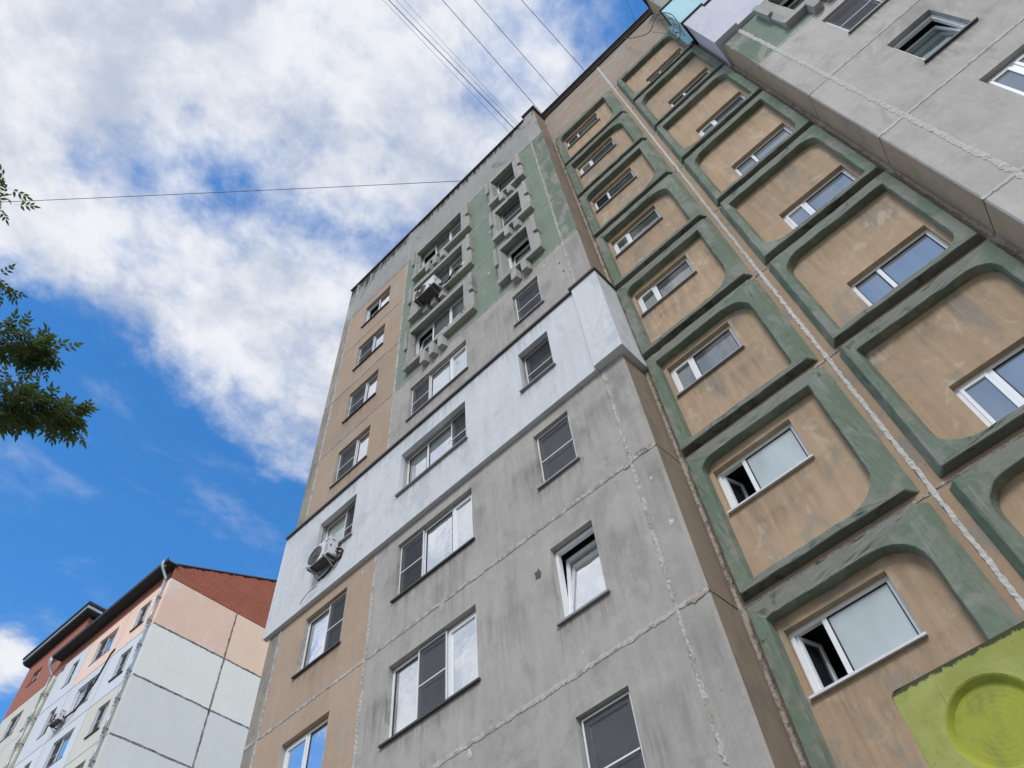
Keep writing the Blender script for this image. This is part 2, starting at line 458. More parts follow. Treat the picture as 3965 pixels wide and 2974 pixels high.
# ------------------------------------------------------------------ ground
def ground():
    mb = MB()
    n = 24
    for i in range(n):
        for j in range(n):
            x0 = -600 + i * 50; y0 = -600 + j * 50
            mb.poly([(x0, y0, 0), (x0 + 50, y0, 0), (x0 + 50, y0 + 50, 0), (x0, y0 + 50, 0)])
    o = obj('ground', mb.mesh('ground', [M['soil']])); o['kind'] = 'structure'
    mb = MB(); mb.box(-80, 60, -9.0, -3.0, -.1, .004)
    o = obj('road', mb.mesh('road', [M['asphalt']])); o['kind'] = 'structure'
    mb = MB(); mb.box(-60, 50, -3.0, -2.85, -.1, .13)
    o = obj('kerb', mb.mesh('kerb', [M['conc']])); o['kind'] = 'structure'
    mb = MB(); mb.box(-60, 50, 2.2, 6.2, -.1, .05)
    o = obj('pavement', mb.mesh('pavement', [M['conc']])); o['kind'] = 'structure'


ground()

# ------------------------------------------------------------------ main block
Y1, Y2 = 6.8406, 7.441
def J(n): return 7.791 + 2.8 * n
BX, BY = -0.2275, 7.0
MAIN = thing('apartment_building', 'tall grey and tan panel block whose green framed stair bay sits back between two wings', 'apartment building', (BX, BY, 0))
def put(name, me, x, y, z, parent=None):
    """place a part of the main block by world position"""
    return obj(name, me, MAIN if parent is None else parent, (x - BX, y - BY, z))


def panel_mesh(w, h, openings, mats, th=.07, rev=.17):
    mb = MB()
    xs = sorted({0, w} | {o[0] for o in openings} | {o[1] for o in openings})
    zs = sorted({0, h} | {o[2] for o in openings} | {o[3] for o in openings})
    def inside(x, z): return any(o[0] < x < o[1] and o[2] < z < o[3] for o in openings)
    for i in range(len(xs) - 1):
        for j in range(len(zs) - 1):
            if inside((xs[i] + xs[i + 1]) / 2, (zs[j] + zs[j + 1]) / 2): continue
            mb.poly([(xs[i], 0, zs[j]), (xs[i + 1], 0, zs[j]), (xs[i + 1], 0, zs[j + 1]), (xs[i], 0, zs[j + 1])])
    mb.poly([(w, 0, 0), (w, th, 0), (w, th, h), (w, 0, h)]); mb.poly([(0, th, 0), (0, 0, 0), (0, 0, h), (0, th, h)])
    mb.poly([(0, 0, h), (w, 0, h), (w, th, h), (0, th, h)]); mb.poly([(0, th, 0), (w, th, 0), (w, 0, 0), (0, 0, 0)])
    for a, b, c, d_ in openings:
        k = 1 if len(mats) > 1 else 0
        mb.poly([(a, 0, c), (a, rev, c), (a, rev, d_), (a, 0, d_)], k)
        mb.poly([(b, rev, c), (b, 0, c), (b, 0, d_), (b, rev, d_)], k)
        mb.poly([(a, 0, d_), (a, rev, d_), (b, rev, d_), (b, 0, d_)], 0)
        mb.poly([(a, rev, c), (a, 0, c), (b, 0, c), (b, rev, c)], k)
    return mb.mesh('wall_panel', mats, merge=1e-5)


def joint_mesh(L, w, mat_, dome=.014, seed=0, rag=.32, step=.035):
    """rough strip of filler lying in x (length) / z (width), front at -y"""
    rr = random.Random(seed)
    mb = MB()
    n = max(4, int(L / step))
    wa = wb = 0
    rows = []
    for i in range(n + 1):
        x = L * i / n
        wa = wa * .35 + rr.uniform(-1, 1) * rag; wb = wb * .35 + rr.uniform(-1, 1) * rag
        z0 = -w / 2 * (1 + wa); z1 = w / 2 * (1 + wb)
        zz = [z0, z0 + (z1 - z0) * .12, z0 + (z1 - z0) * (.5 + rr.uniform(-.12, .12)), z0 + (z1 - z0) * .88, z1]
        yy = [.012, -.006 - rr.random() * .006, -dome * (.35 + rr.random()), -.006 - rr.random() * .006, .012]
        i0 = len(mb.v)
        for z, y in zip(zz, yy): mb.v.append((x, y, z))
        rows.append(i0)
    for i in range(n):
        for k in range(4):
            a, b = rows[i] + k, rows[i + 1] + k
            mb.f.append((a, b, b + 1, a + 1)); mb.mi.append(0)
    return mb.mesh('sealant_joint', [mat_])


JV = [0]
def hjoint(x0, x1, y, z, w=.075, mt='joint', parent=None, var=3, rag=.32):
    L = round(x1 - x0, 3); JV[0] += 1
    key = ('h', L, w, mt, JV[0] % var, rag)
    me = cached(key, lambda: joint_mesh(L, w, M[mt], seed=hash((L, w, JV[0] % var)) & 9999, rag=rag))
    return put('sealant_joint', me, x0, y, z, parent)


def vjoint(x, y, z0, z1, w=.075, mt='joint', parent=None, var=4, face='f', rag=.32):
    L = round(z1 - z0, 3); JV[0] += 1
    key = ('v', L, w, mt, JV[0] % var, rag)
    me = cached(key, lambda: joint_mesh(L, w, M[mt], seed=hash((L, w, JV[0] % var, 3)) & 9999, rag=rag))
    o = put('sealant_joint', me, x, y, z0, parent)
    o.rotation_euler = (0, -math.pi / 2, 0)
    return o


# ---- windows -------------------------------------------------------
def ring(mb, x0, x1, z0, z1, t, y0, y1, mi=0):
    mb.box(x0, x0 + t, y0, y1, z0, z1, mi); mb.box(x1 - t, x1, y0, y1, z0, z1, mi)
    mb.box(x0 + t, x1 - t, y0, y1, z1 - t, z1, mi); mb.box(x0 + t, x1 - t, y0, y1, z0, z0 + t, mi)


def window(parent, loc, w, h, sashes, sill='sill', sill_over=.05, sill_drop=.035, ft=.06, place=None, sill_dep=.22):
    """sashes: list of (width share, kind, glass).  kind: fixed | sash | net | open | tilt.  Frame front plane is y=0 of loc."""
    tot = sum(s[0] for s in sashes)
    ks = tuple((round(s[0] / tot, 4), s[1]) for s in sashes)
    def frame():
        mb = MB(); ring(mb, 0, w, 0, h, ft, 0, .07)
        x = ft
        inner = w - 2 * ft
        for i, (sh, k) in enumerate(ks[:-1]):
            x += sh * inner
            mb.box(x - .03, x + .03, 0.002, .068, ft, h - ft)
        return mb.mesh('window_frame', [M['pvc']], bevel=.004)
    fr = obj('window', cached(('wf', round(w, 3), round(h, 3), ks, ft), frame), parent, loc)
    inner = w - 2 * ft
    x = ft
    n = len(sashes)
    for i, (sh, kind, gl) in enumerate(sashes):
        a = x + (.03 if i else 0); x += sh / tot * inner; b = x - (.03 if i < n - 1 else 0)
        sw, shh = b - a, h - 2 * ft
        if kind in ('sash', 'net', 'tilt', 'open'):
            def sash_m(sw=sw, shh=shh):
                mb = MB(); ring(mb, 0, sw, 0, shh, .045, -.012, .045); return mb.mesh('sash', [M['pvc']], bevel=.004)
            def pane_m(sw=sw, shh=shh, gl=gl):
                mb = MB(); mb.box(.04, sw - .04, .012, .03, .04, shh - .04); return mb.mesh('pane', [M[gl]])
            so = obj('sash', cached(('sash', round(sw, 3), round(shh, 3)), sash_m), fr, (a, 0, ft))
            po = obj('pane', cached(('pane', round(sw, 3), round(shh, 3), gl), pane_m), fr, (a, 0, ft))
            if kind == 'tilt':
                for q in (so, po): q.rotation_euler = (-math.radians(7), 0, 0); q.location.y = .03
            if kind == 'open':
                for q in (so, po): q.rotation_euler = (0, 0, math.radians(72)); q.location = (a + .02, .03, ft)
            if kind in ('tilt', 'open'):
                def room(sw=sw, shh=shh):
                    mb = MB(); mb.box(-.25, sw + .6, .075, 1.6, -.4, shh + .35, skip='f')
                    return mb.mesh('room_interior', [M['room']])
                obj('room_interior', cached(('room', round(sw, 3), round(shh, 3)), room), fr, (a, 0, ft))
            if kind == 'net':
                def net_m(sw=sw, shh=shh):
                    mb = MB(); mb.box(-.02, sw + .02, -.0280, -.0240, -.01, shh + .04); return mb.mesh('mosquito_screen', [M['screen']])
                def bar_m(sw=sw, shh=shh):
                    mb = MB(); ring(mb, -.03, sw + .03, -.02, shh + .05, .022, -.036, -.0225)
                    mb.box(0, sw, -.038, -.022, shh * .47, shh * .47 + .02); return mb.mesh('screen_frame', [M['pvc']])
                obj('mosquito_screen', cached(('net', round(sw, 3), round(shh, 3)), net_m), fr, (a, 0, ft))
                obj('screen_frame', cached(('netb', round(sw, 3), round(shh, 3)), bar_m), fr, (a, 0, ft))
        else:
            def pane_f(sw=sw, shh=shh, gl=gl):
                mb = MB(); mb.box(0, sw, .02, .04, 0, shh); return mb.mesh('pane', [M[gl]])
            def bead(sw=sw, shh=shh):
                mb = MB(); ring(mb, 0, sw, 0, shh, .016, .008, .02); return mb.mesh('glazing_bead', [M['seal']])
            obj('pane', cached(('panef', round(sw, 3), round(shh, 3), gl), pane_f), fr, (a, 0, ft))
            obj('glazing_bead', cached(('bead', round(sw, 3), round(shh, 3)), bead), fr, (a, 0, ft))
    if sill:
        def sill_m():
            mb = MB()
            o = sill_over
            y0 = -sill_dep
            mb.poly([(-o, y0, -.012), (w + o, y0, -.012), (w + o, .0, .018), (-o, .0, .018)])
            mb.poly([(-o, y0, -.012 - sill_drop), (w + o, y0, -.012 - sill_drop), (w + o, y0, -.012), (-o, y0, -.012)])
            mb.poly([(-o, .0, -.012), (w + o, .0, -.012), (w + o, y0 + .004, -.012 - sill_drop), (-o, y0 + .004, -.012 - sill_drop)])
            mb.poly([(-o, .0, .018), (-o, .0, -.012), (-o, y0, -.012 - sill_drop), (-o, y0, -.012)])
            mb.poly([(w + o, .0, -.012), (w + o, .0, .018), (w + o, y0, -.012), (w + o, y0, -.012 - sill_drop)])
            return mb.mesh('sill', [M[sill]])
        obj('sill', cached(('sill', round(w, 3), sill, sill_over, sill_drop, sill_dep), sill_m), fr, (0, 0, .0))
    return fr


SET = .05          # frames sit this far behind the wall face


def win_main(x0, x1, z0, z1, y, sashes, **kw):
    return window(MAIN, (x0 - BX, y - BY, z0), x1 - x0, z1 - z0, sashes, **kw)


# ---- wings (F1 = left wing, F3 = right wing, its mirror image) -------
ZT = 30.2           # coping height of the wings
def wing(sgn):
    def X(x): return x if sgn > 0 else -0.455 - x
    def span(a, b): return (X(a), X(b)) if sgn > 0 else (X(b), X(a))
    nlo = -2
    for n in range(nlo, 8):
        z0 = J(n) + .012; h = (2.776 if n < 7 else ZT - J(7) - .02)
        op = (.88, 2.25)
        green = n in (4, 5, 6)
        # outer strip pier
        a, b = span(-12.665, -12.295)
        me = cached(('pan', 'lp', n == 7, sgn), lambda: panel_mesh(.37, h, [], [M['greyroof'] if n == 7 else M['edgepier']]))
        put('wall_panel', me, a, Y1, z0)
        # tan column
        a, b = span(-12.265, -9.237)
        o0, o1 = span(-11.38, -10.07)
        ops = [] if n == 7 else [(round(o0 - a, 3), round(o1 - a, 3), op[0], op[1])]
        me = cached(('pan', 'tan', n == 7, sgn), lambda: panel_mesh(3.028, h, ops, [M['greyroof'], M['reveal']] if n == 7 else [M['tan'], M['reveal']]))
        put('wall_panel', me, a, Y1, z0)
        # wide grey column
        a, b = span(-9.207, -3.300)
        m0, m1 = span(-8.56, -6.54); r0, r1 = span(-4.97, -4.16)
        ops = [] if n == 7 else sorted([(round(m0 - a, 3), round(m1 - a, 3), op[0], op[1]), (round(r0 - a, 3), round(r1 - a, 3), op[0], op[1])])
        wm = M['greyroof'] if n == 7 else (M['green'] if green else M['grey' if sgn > 0 else 'grey3'])
        me = cached(('pan', 'grey', n == 7, green, sgn), lambda: panel_mesh(5.907, h, ops, [wm, M['reveal']]))
        put('wall_panel', me, a, Y1, z0)
        # corner pier with its brown return face
        def pier():
            mb = MB(); w, dp, c = .436, Y2 - Y1 + .02, .022
            hh = h if n < 7 else 30.55 - J(7)
            xa, xb = 0, w
            if sgn > 0:
                plan = [((xa, 0), (xb - c, 0), 0), ((xb - c, 0), (xb, c), 0), ((xb, c), (xb + .035, dp), 1)]
            else:
                plan = [((xa - .095, dp), (xa, c), 1), ((xa, c), (xa + c, 0), 0), ((xa + c, 0), (xb, 0), 0)]
            for p, q, k in plan:
                mb.poly([(p[0], p[1], 0), (q[0], q[1], 0), (q[0], q[1], hh), (p[0], p[1], hh)], k)
            mb.poly([(xa, 0, hh), (xb, 0, hh), (xb, dp, hh), (xa, dp, hh)]); mb.poly([(xa, dp, 0), (xb, dp, 0), (xb, 0, 0), (xa, 0, 0)])
            if sgn > 0: mb.poly([(xa, .1, 0), (xa, 0, 0), (xa, 0, hh), (xa, .1, hh)])
            else: mb.poly([(xb, 0, 0), (xb, .1, 0), (xb, .1, hh), (xb, 0, hh)])
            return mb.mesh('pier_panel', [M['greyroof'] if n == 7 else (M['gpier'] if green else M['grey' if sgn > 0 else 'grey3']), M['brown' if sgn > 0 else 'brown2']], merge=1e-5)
        a, b = span(-3.252, -2.816)
        put('pier_panel', cached(('pier', n == 7, green, sgn), pier), a, Y1, z0)
        # joints
        jw = (.095 if n < 3 else .055) if sgn > 0 else .08
        jm = 'joint' if sgn > 0 else 'jointw'
        if n > nlo:
            z = J(n)
            a, b = span(-12.66, -12.28); hjoint(a, b, Y1, z, jw, jm)
            a, b = span(-12.28, -9.222)
            hjoint(a, b, Y1, z, jw * .8, jm)
            a, b = span(-9.222, -3.274)
            if n == 7:
                pass
            hjoint(a, b, Y1, z, jw if n not in (7,) else .05, jm)
            a, b = span(-3.274, -2.81); hjoint(a, b, Y1, z, jw if n < 3 else .05, jm, var=2)
        zt = J(n + 1) if n < 7 else ZT - .02
        for xx, ww in ((-12.28, .09), (-9.222, .085), (-3.274, .07 if sgn > 0 else .10)):
            vjoint(X(xx), Y1, J(n), zt, ww, jm)
        # dark packing behind the joints
    mb = MB()
    a, b = span(-12.64, -2.84)
    def packing():
        mb = MB(); mb.box(0, 9.8, 0, .02, .3, ZT - .05, skip=''); return mb.mesh('backing_wall', [M['gap']])
    # wall core keeps the joints closed but leaves window openings free: narrow packers instead of one sheet
    for xx in (-12.28, -9.222, -3.276):
        mbp = MB(); mbp.box(-.03, .03, .03, .06, 2.2, ZT - .05)
        put('joint_packing', cached(('pack', xx, sgn), lambda: mbp.mesh('joint_packing', [M['gap']])), X(xx), Y1, 0)
    a, b = span(-12.64, -2.84)
    mbp = MB()
    for n in range(-1, 8): mbp.box(0, b - a, .03, .06, J(n) - .02, J(n) + .02)
    put('joint_packing', mbp.mesh('joint_packing', [M['gap']]), a, Y1, 0)
    def core():
        mb = MB(); w, dp = .436, Y2 - Y1 + .03
        pl = [(.03, .03), (w - .03, .03), (w + .005, dp), (.03, dp)] if sgn > 0 else [(.03, .03), (w - .03, .03), (w - .03, dp), (-.065, dp)]
        mb.prism(pl, .2, 30.5); return mb.mesh('pier_core', [M['gap']])
    put('pier_core', core(), span(-3.252, -2.816)[0], Y1, 0)
    # plinth
    a, b = span(-12.665, -2.80)
    mb = MB(); mb.box(0, b - a, 0, .6, 0, 2.17); put('plinth', mb.mesh('plinth', [M['conc']]), a, Y1 + .03, 0)
    # outer end wall
    e = X(-12.665)
    mb = MB(); mb.box(-.02, .02, .02, 12.0, 0, ZT - .02)
    put('end_wall', mb.mesh('end_wall', [M['grey']]), e + (.025 if sgn > 0 else -.025), Y1 + .0, 0)
    # coping
    a, b = span(-12.72, -3.28)
    mb = MB(); mb.box(0, b - a, -.05, .35, 0, .05); mb.box(0, b - a, -.058, -.05, -.05, .046)
    put('roof_coping', mb.mesh('roof_coping', [M['tin']]), a, Y1, ZT)
    a, b = span(-3.30, -2.72)
    mb = MB(); mb.box(0, b - a, -.07, .75, 0, .05); mb.box(-.005, b - a + .005, -.08, .76, -.07, .02, skip='')
    put('roof_coping', mb.mesh('roof_coping', [M['tin']]), a, Y1, 30.60)
    # roof slab
    a, b = span(-12.66, -2.84)
    mb = MB(); mb.box(0, b - a, .1, 12, -.3, -.1); put('roof_slab', mb.mesh('roof_slab', [M['tin']]), a, Y1, ZT)
    return X, span


M['edgepier'] = plaster('dirty_strip_plaster', (.33, .29, .24), .2, patch=(.24, .225, .20), pth=(.46, .62), pscale=2.2, streak=.16)
XL, spanL = wing(1)
XR, spanR = wing(-1)


# ---- concrete surrounds round the windows of three upper floors ------
def surround_mesh(kind):
    """origin at the middle of the window opening, on the joint level; front is -y"""
    t = .165
    mb = MB()
    if kind == 'wide': xo0, xo1, xi0, xi1 = -1.17, 1.46, -1.0, 1.13
    else: xo0, xo1, xi0, xi1 = -.655, .80, -.46, .50
    zb, zi, zh, zt = .34, .54, 2.16, 2.36
    fl = {'wide': (-.50, .35), 'small': (-.225, .285)}[kind]
    # sill beam: full width, thin in the middle, deep feet at each side
    mb.poly([(xi0, -t, zi), (xi1, -t, zi), (xi1 - .04, .0, zi + .27), (xi0 + .04, .0, zi + .27)])
    mb.box(xo0, fl[0], -t, .0, zb, zi); mb.box(fl[1], xo1, -t, .0, zb, zi)
    mb.box(fl[0], fl[1], -t, 0, zi - .13, zi)
    # posts with a splayed inner face
    for (a, b, s) in ((xo0, xi0, 1), (xi1, xo1, -1)):
        inner = b if s > 0 else a
        outer = a if s > 0 else b
        back = inner + s * .05
        pl = [(outer, -t + .05), (outer + s * .13, -t), (inner, -t), (back, .0), (outer, 0)]
        if s < 0: pl = pl[::-1]
        mb.prism(pl, zi, zt)
        # ear on the outer face of the upper half
        e = [(outer - s * .02, -t - .03), (outer + s * .10, -t - .045), (outer + s * .10, 0), (outer - s * .02, 0)]
        if s < 0: e = e[::-1]
        mb.prism(e, 1.36, zt + .02)
    # lintel with a sloping soffit
    mb.poly([(xi0, -t, zh), (xi1, -t, zh), (xi1, -t, zt), (xi0, -t, zt)])
    mb.poly([(xi0 + .05, 0, zh + .10), (xi1 - .05, 0, zh + .10), (xi1, -t, zh), (xi0, -t, zh)])
    mb.poly([(xo0, -t, zt), (xo1, -t, zt), (xo1, 0, zt), (xo0, 0, zt)])
    return mb.mesh('window_surround', [M['conc']], bevel=.008, merge=1e-5)


def corbel_mesh():
    mb = MB()
    pl = [(0, 0), (0, -.178), (.165, -.178), (.205, -.04), (.205, 0)]
    mb.prism(pl, -.51, -.001)
    return mb.mesh('corbel', [M['conc']], merge=1e-5)


CORB = corbel_mesh()
for sgn in (1, -1):
    X = XL if sgn > 0 else XR
    for n in (4, 5, 6):
        for kind, c in (('wide', -7.55), ('small', -4.565)):
            if sgn < 0 and n != 4 : continue          # the right wing's upper floors are covered with insulation
            me = cached(('sur', kind), lambda: surround_mesh(kind))
            o = put('window_surround', me, X(c), Y1 + .001, J(n))
            xs = (-.49, -.16, .17) if kind == 'wide' else (-.215, .125)
            for q in xs:
                cb = obj('corbel', CORB, o, (q, 0, .40))
            if sgn < 0:
                o.scale = (-1, 1, 1)

# ---- wing windows ----------------------------------------------------
Z0, Z1 = .885, 2.245
tan_kinds = {6: [(1, 'tilt', 'gmid'), (1, 'fixed', 'gbright')], 5: [(1.25, 'net', 'gmid'), (1, 'fixed', 'gbright')],
             4: [(1.25, 'net', 'gmid'), (1, 'fixed', 'gbright')], 3: [(1.25, 'net', 'gmid'), (1, 'fixed', 'gbright')],
             2: [(1, 'fixed', 'gfrostg'), (.7, 'net', 'gmid')], 1: [(1.2, 'fixed', 'gbright'), (1, 'net', 'gmid')],
             0: [(1.05, 'sash', 'gbright'), (1, 'fixed', 'gbright')], -1: [(1, 'fixed', 'gbright'), (1, 'sash', 'gmid')], -2: [(1, 'fixed', 'gmid'), (1, 'sash', 'gmid')]}
M['gfrostg'] = glass('greenish_glazing', (.92, 1., .98), (.36, .43, .38), .22)
mid_kinds = {6: [(1, 'tilt', 'gdim'), (1.05, 'fixed', 'gdim'), (.95, 'sash', 'gdim')], 5: [(1, 'fixed', 'gdim'), (1.05, 'fixed', 'gdim'), (.95, 'sash', 'gdim')],
             4: [(1, 'tilt', 'gdim'), (1.05, 'fixed', 'gdim'), (.95, 'sash', 'gdim')], 3: [(.95, 'net', 'gmid'), (1.1, 'fixed', 'gbright'), (.9, 'sash', 'gbright')],
             2: [(.9, 'fixed', 'gbright'), (1.15, 'fixed', 'gbright'), (.8, 'net', 'gmid')], 1: [(1, 'net', 'gmid'), (1.25, 'fixed', 'gbright'), (.85, 'sash', 'gbright')],
             0: [(.9, 'fixed', 'gbright'), (1, 'net', 'gbright'), (1, 'sash', 'gbright')], -1: [(1, 'fixed', 'gbright'), (1, 'fixed', 'gbright'), (1, 'net', 'gmid')], -2: [(1, 'fixed', 'gmid'), (1, 'fixed', 'gmid'), (1, 'sash', 'gmid')]}
rt_kinds = {6: [(1, 'fixed', 'gdim')], 5: [(1, 'net', 'gdim')], 4: [(1, 'tilt', 'gdim')], 3: [(1, 'net', 'gdim')], 2: [(1, 'net', 'gdim')],
            1: [(1, 'net', 'gbright')], 0: [(1, 'tilt', 'gbright')], -1: [(1, 'net', 'gbright')], -2: [(1, 'sash', 'gmid')]}
rt_right = dict(rt_kinds); rt_right.update({3: [(1, 'net', 'gdim')], 2: [(1, 'tilt', 'gdim')], 1: [(1, 'sash', 'gblue'), (1, 'sash', 'gblue')]})
for sgn in (1, -1):
    span = spanL if sgn > 0 else spanR
    for n in range(-2, 7):
        band = (sgn > 0 and n == 2)
        cover = (sgn < 0 and n in (5, 6))
        so = .22 if not band else .29
        for cname, (a, b), kinds in (('tan', (-11.38, -10.07), tan_kinds), ('mid', (-8.56, -6.54), mid_kinds), ('rt', (-4.97, -4.16), rt_kinds if sgn > 0 else rt_right)):
            a, b = span(a, b)
            ks = kinds[n]
            dep = SET + .05
            sdep = dep + .05
            if cover or band: sdep = dep + .16
            sur = n in (4, 5, 6) and cname != 'tan'
            if sur: sdep = dep + .03
            sm = 'tin' if (n <= 1 and cname != 'rt') or n in (6, 5, 4) else 'sill'
            if sgn < 0 and cname == 'rt' and n == 2: sm = 'tin'
            win_main(a, b, J(n) + Z0, J(n) + Z1, Y1 + dep, ks, sill=sm, sill_dep=sdep)

# ---- insulation bands -------------------------------------------------
def band(sgn, n, mt, t, tp, xout, cap='tin'):
    span = spanL if sgn > 0 else spanR
    z0, z1 = J(n) - .235, J(n + 1) + .02
    h = z1 - z0
    a, b = span(xout, -3.33)
    ops = []
    for p, q in ((-11.38, -10.07), (-8.56, -6.54), (-4.97, -4.16)):
        p, q = span(p, q); ops.append((round(p - a, 3), round(q - a, 3), .235 + .89, .235 + 2.24))
    me = panel_mesh(b - a, h, sorted(ops), [M[mt], M[mt]], th=t + .02, rev=t + .02)
    put('insulation_panel', me, a, Y1 - t, z0)
    # overlay on the corner pier, wrapped round the return face
    a2, b2 = span(-3.335, -2.69)
    mb = MB(); mb.box(0, b2 - a2, 0, Y2 - Y1 + tp - .003, 0, h + .005)
    put('insulation_panel', mb.mesh('insulation_panel', [M[mt]], bevel=.008), a2, Y1 - tp, z0 + .012)
    mb = MB(); mb.box(0, b - a, -.045, t + .02, 0, .03); mb.box(0, b - a, -.053, -.045, -.035, .03)
    put('flashing', mb.mesh('flashing', [M[cap]]), a, Y1 - t, z1 + .001)
    mb = MB(); mb.box(-.03, b2 - a2 + .03, -.04, Y2 - Y1 + tp - .004, 0, .03); mb.box(-.04, b2 - a2 + .04, -.05, Y2 - Y1 + tp - .006, -.03, .026)
    put('flashing', mb.mesh('flashing', [M[cap]]), a2, Y1 - tp, z1 + .022)


band(1, 2, 'white', .10, .165, -12.80)
band(-1, 5, 'lilac', .10, .165, -12.80)
band(-1, 6, 'teal', .07, .10, -12.78)
# teal render carried on to the edge of the stair bay
def teal_spill():
    rr = random.Random(5); mb = MB()
    n = 40
    pts = []
    for i in range(n + 1):
        z = J(6) + .25 + (2.6) * i / n
        w = .20 + rr.uniform(-.02, .02) - (.10 * max(0, (i / n - .75) * 4)) 
        pts.append((w, z))
    for i in range(n):
        mb.poly([(-pts[i][0], 0, pts[i][1]), (0, 0, pts[i][1]), (0, 0, pts[i + 1][1]), (-pts[i + 1][0], 0, pts[i + 1][1])])
    return mb.mesh('paint_overrun', [M['teal']])
put('paint_overrun', teal_spill(), 2.25, Y2 - .149, 0)

# ---- stair bay (F2) ---------------------------------------------------
def rloop(x0, x1, z0, z1, y, r, K=7):
    """closed loop, corners BL, BR, TR, TL with radii r[0..3]"""
    out = []
    cs = [((x0, z0), (1, 1), math.pi), ((x1, z0), (-1, 1), 1.5 * math.pi), ((x1, z1), (-1, -1), 0.), ((x0, z1), (1, -1), .5 * math.pi)]
    for (p, s, a0), rr in zip(cs, r):
        cx, cz = p[0] + s[0] * rr, p[1] + s[1] * rr
        for k in range(K):
            a = a0 + .5 * math.pi * k / (K - 1)
            out.append((cx + rr * math.cos(a), y, cz + rr * math.sin(a)))
    return out


FP = .14
def bay_meshes(col, typ, seed=0):
    """panel (flat border + field with opening) and its raised moulding; x in world, z relative to the joint"""
    if col == 1:
        P = (-2.745, -.268); O = (-2.70, -.345); Ff = (-2.655, -.45); I = (-2.49, -.645); Fi = (-2.465, -.685); win = (-2.40, -1.12, 1.44, 2.275)
        R = {'A': (.03, .46, .03, .22), 'B': (.10, .03, .46, .03)}[typ]        # BL BR TR TL
    else:
        P = (-.212, 2.235); O = (-.105, 2.195); Ff = (-.015, 2.14); I = (.095, 1.975); Fi = (.145, 1.955); win = (.61, 1.88, .30, 1.135)
        R = {'A': (.03, .26, .03, .36), 'B': (.46, .03, .30, .03)}[typ]
    K = 7
    z = (.012, 2.788); zo = (.075, 2.715); zf = (.10, 2.675); zi = (.205, 2.435); zd = (.245, 2.43)
    r0 = (.01,) * 4
    L_p = rloop(P[0], P[1], z[0], z[1], 0, r0, K)
    L_o = rloop(O[0], O[1], zo[0], zo[1], 0, (.02,) * 4, K)
    ro = (.03,) * 4
    L_f = rloop(Ff[0], Ff[1], zf[0], zf[1], -FP, ro, K)
    L_i = rloop(I[0], I[1], zi[0], zi[1], -FP, R, K)
    Rd = tuple(max(.02, q * .92) for q in R)
    L_d = rloop(Fi[0], Fi[1], zd[0], zd[1], .012, Rd, K)
    L_w = rloop(win[0], win[1], win[2], win[3], .012, (.003,) * 4, K)
    def bridge(mb, A, B, mi=0):
        n = len(A)
        for i in range(n):
            j = (i + 1) % n
            mb.poly([A[i], A[j], B[j], B[i]], mi)
    pb = MB()
    bridge(pb, L_p, L_o, 0)
    bridge(pb, L_d, L_w, 1)
    back = [(p[0], .14, p[2]) for p in L_w]
    bridge(pb, L_w, back, 2)
    pback = [(p[0], .06, p[2]) for p in L_p]
    bridge(pb, pback, L_p, 0)
    pm = pb.mesh('bay_panel', [M['border'], M['ftan'], M['ftan']], merge=2e-4)
    mm = MB()
    n = len(L_o)
    for i in range(n):
        j = (i + 1) % n
        seg = i // K
        flat = (i % K == K - 1)
        under = flat and seg == 0
        top = flat and seg == 2
        mm.poly([L_o[i], L_o[j], L_f[j], L_f[i]], 1 if under else 0)
        # front band: greyer along the top and bottom rails
        mm.poly([L_f[i], L_f[j], L_i[j], L_i[i]], 2 if (top or under) else 0)
        mm.poly([L_i[i], L_i[j], L_d[j], L_d[i]], 0)
    me = mm.mesh('moulding', [M['mould'], M['edge'], M['mouldg']], merge=2e-4)
    # soft, worn arrises
    bm = bmesh.new(); bm.from_mesh(me)
    ed = [e for e in bm.edges if len(e.link_faces) == 2 and e.calc_face_angle(0) > .5]
    bmesh.ops.bevel(bm, geom=ed, offset=.008, segments=1, affect='EDGES', clamp_overlap=True)
    for _ in range(2):
        lg = [e for e in bm.edges if e.calc_length() > .16]
        if lg: bmesh.ops.subdivide_edges(bm, edges=lg, cuts=3, use_grid_fill=True)
    off = Vector((seed * 7.3, col * 3.1, len(typ) + ord(typ)))
    for vtx in bm.verts:
        if vtx.co.y > -.004: continue
        a_ = mnoise.noise_vector(vtx.co * 5.0 + off) * .010 + mnoise.noise_vector(vtx.co * 17.0 + off) * .006
        chip = mnoise.noise(vtx.co * 9.0 + off * 2)
        vtx.co += a_
        if chip > .42: vtx.co.y += (chip - .42) * .09
    bm.to_mesh(me); bm.free()
    return pm, me


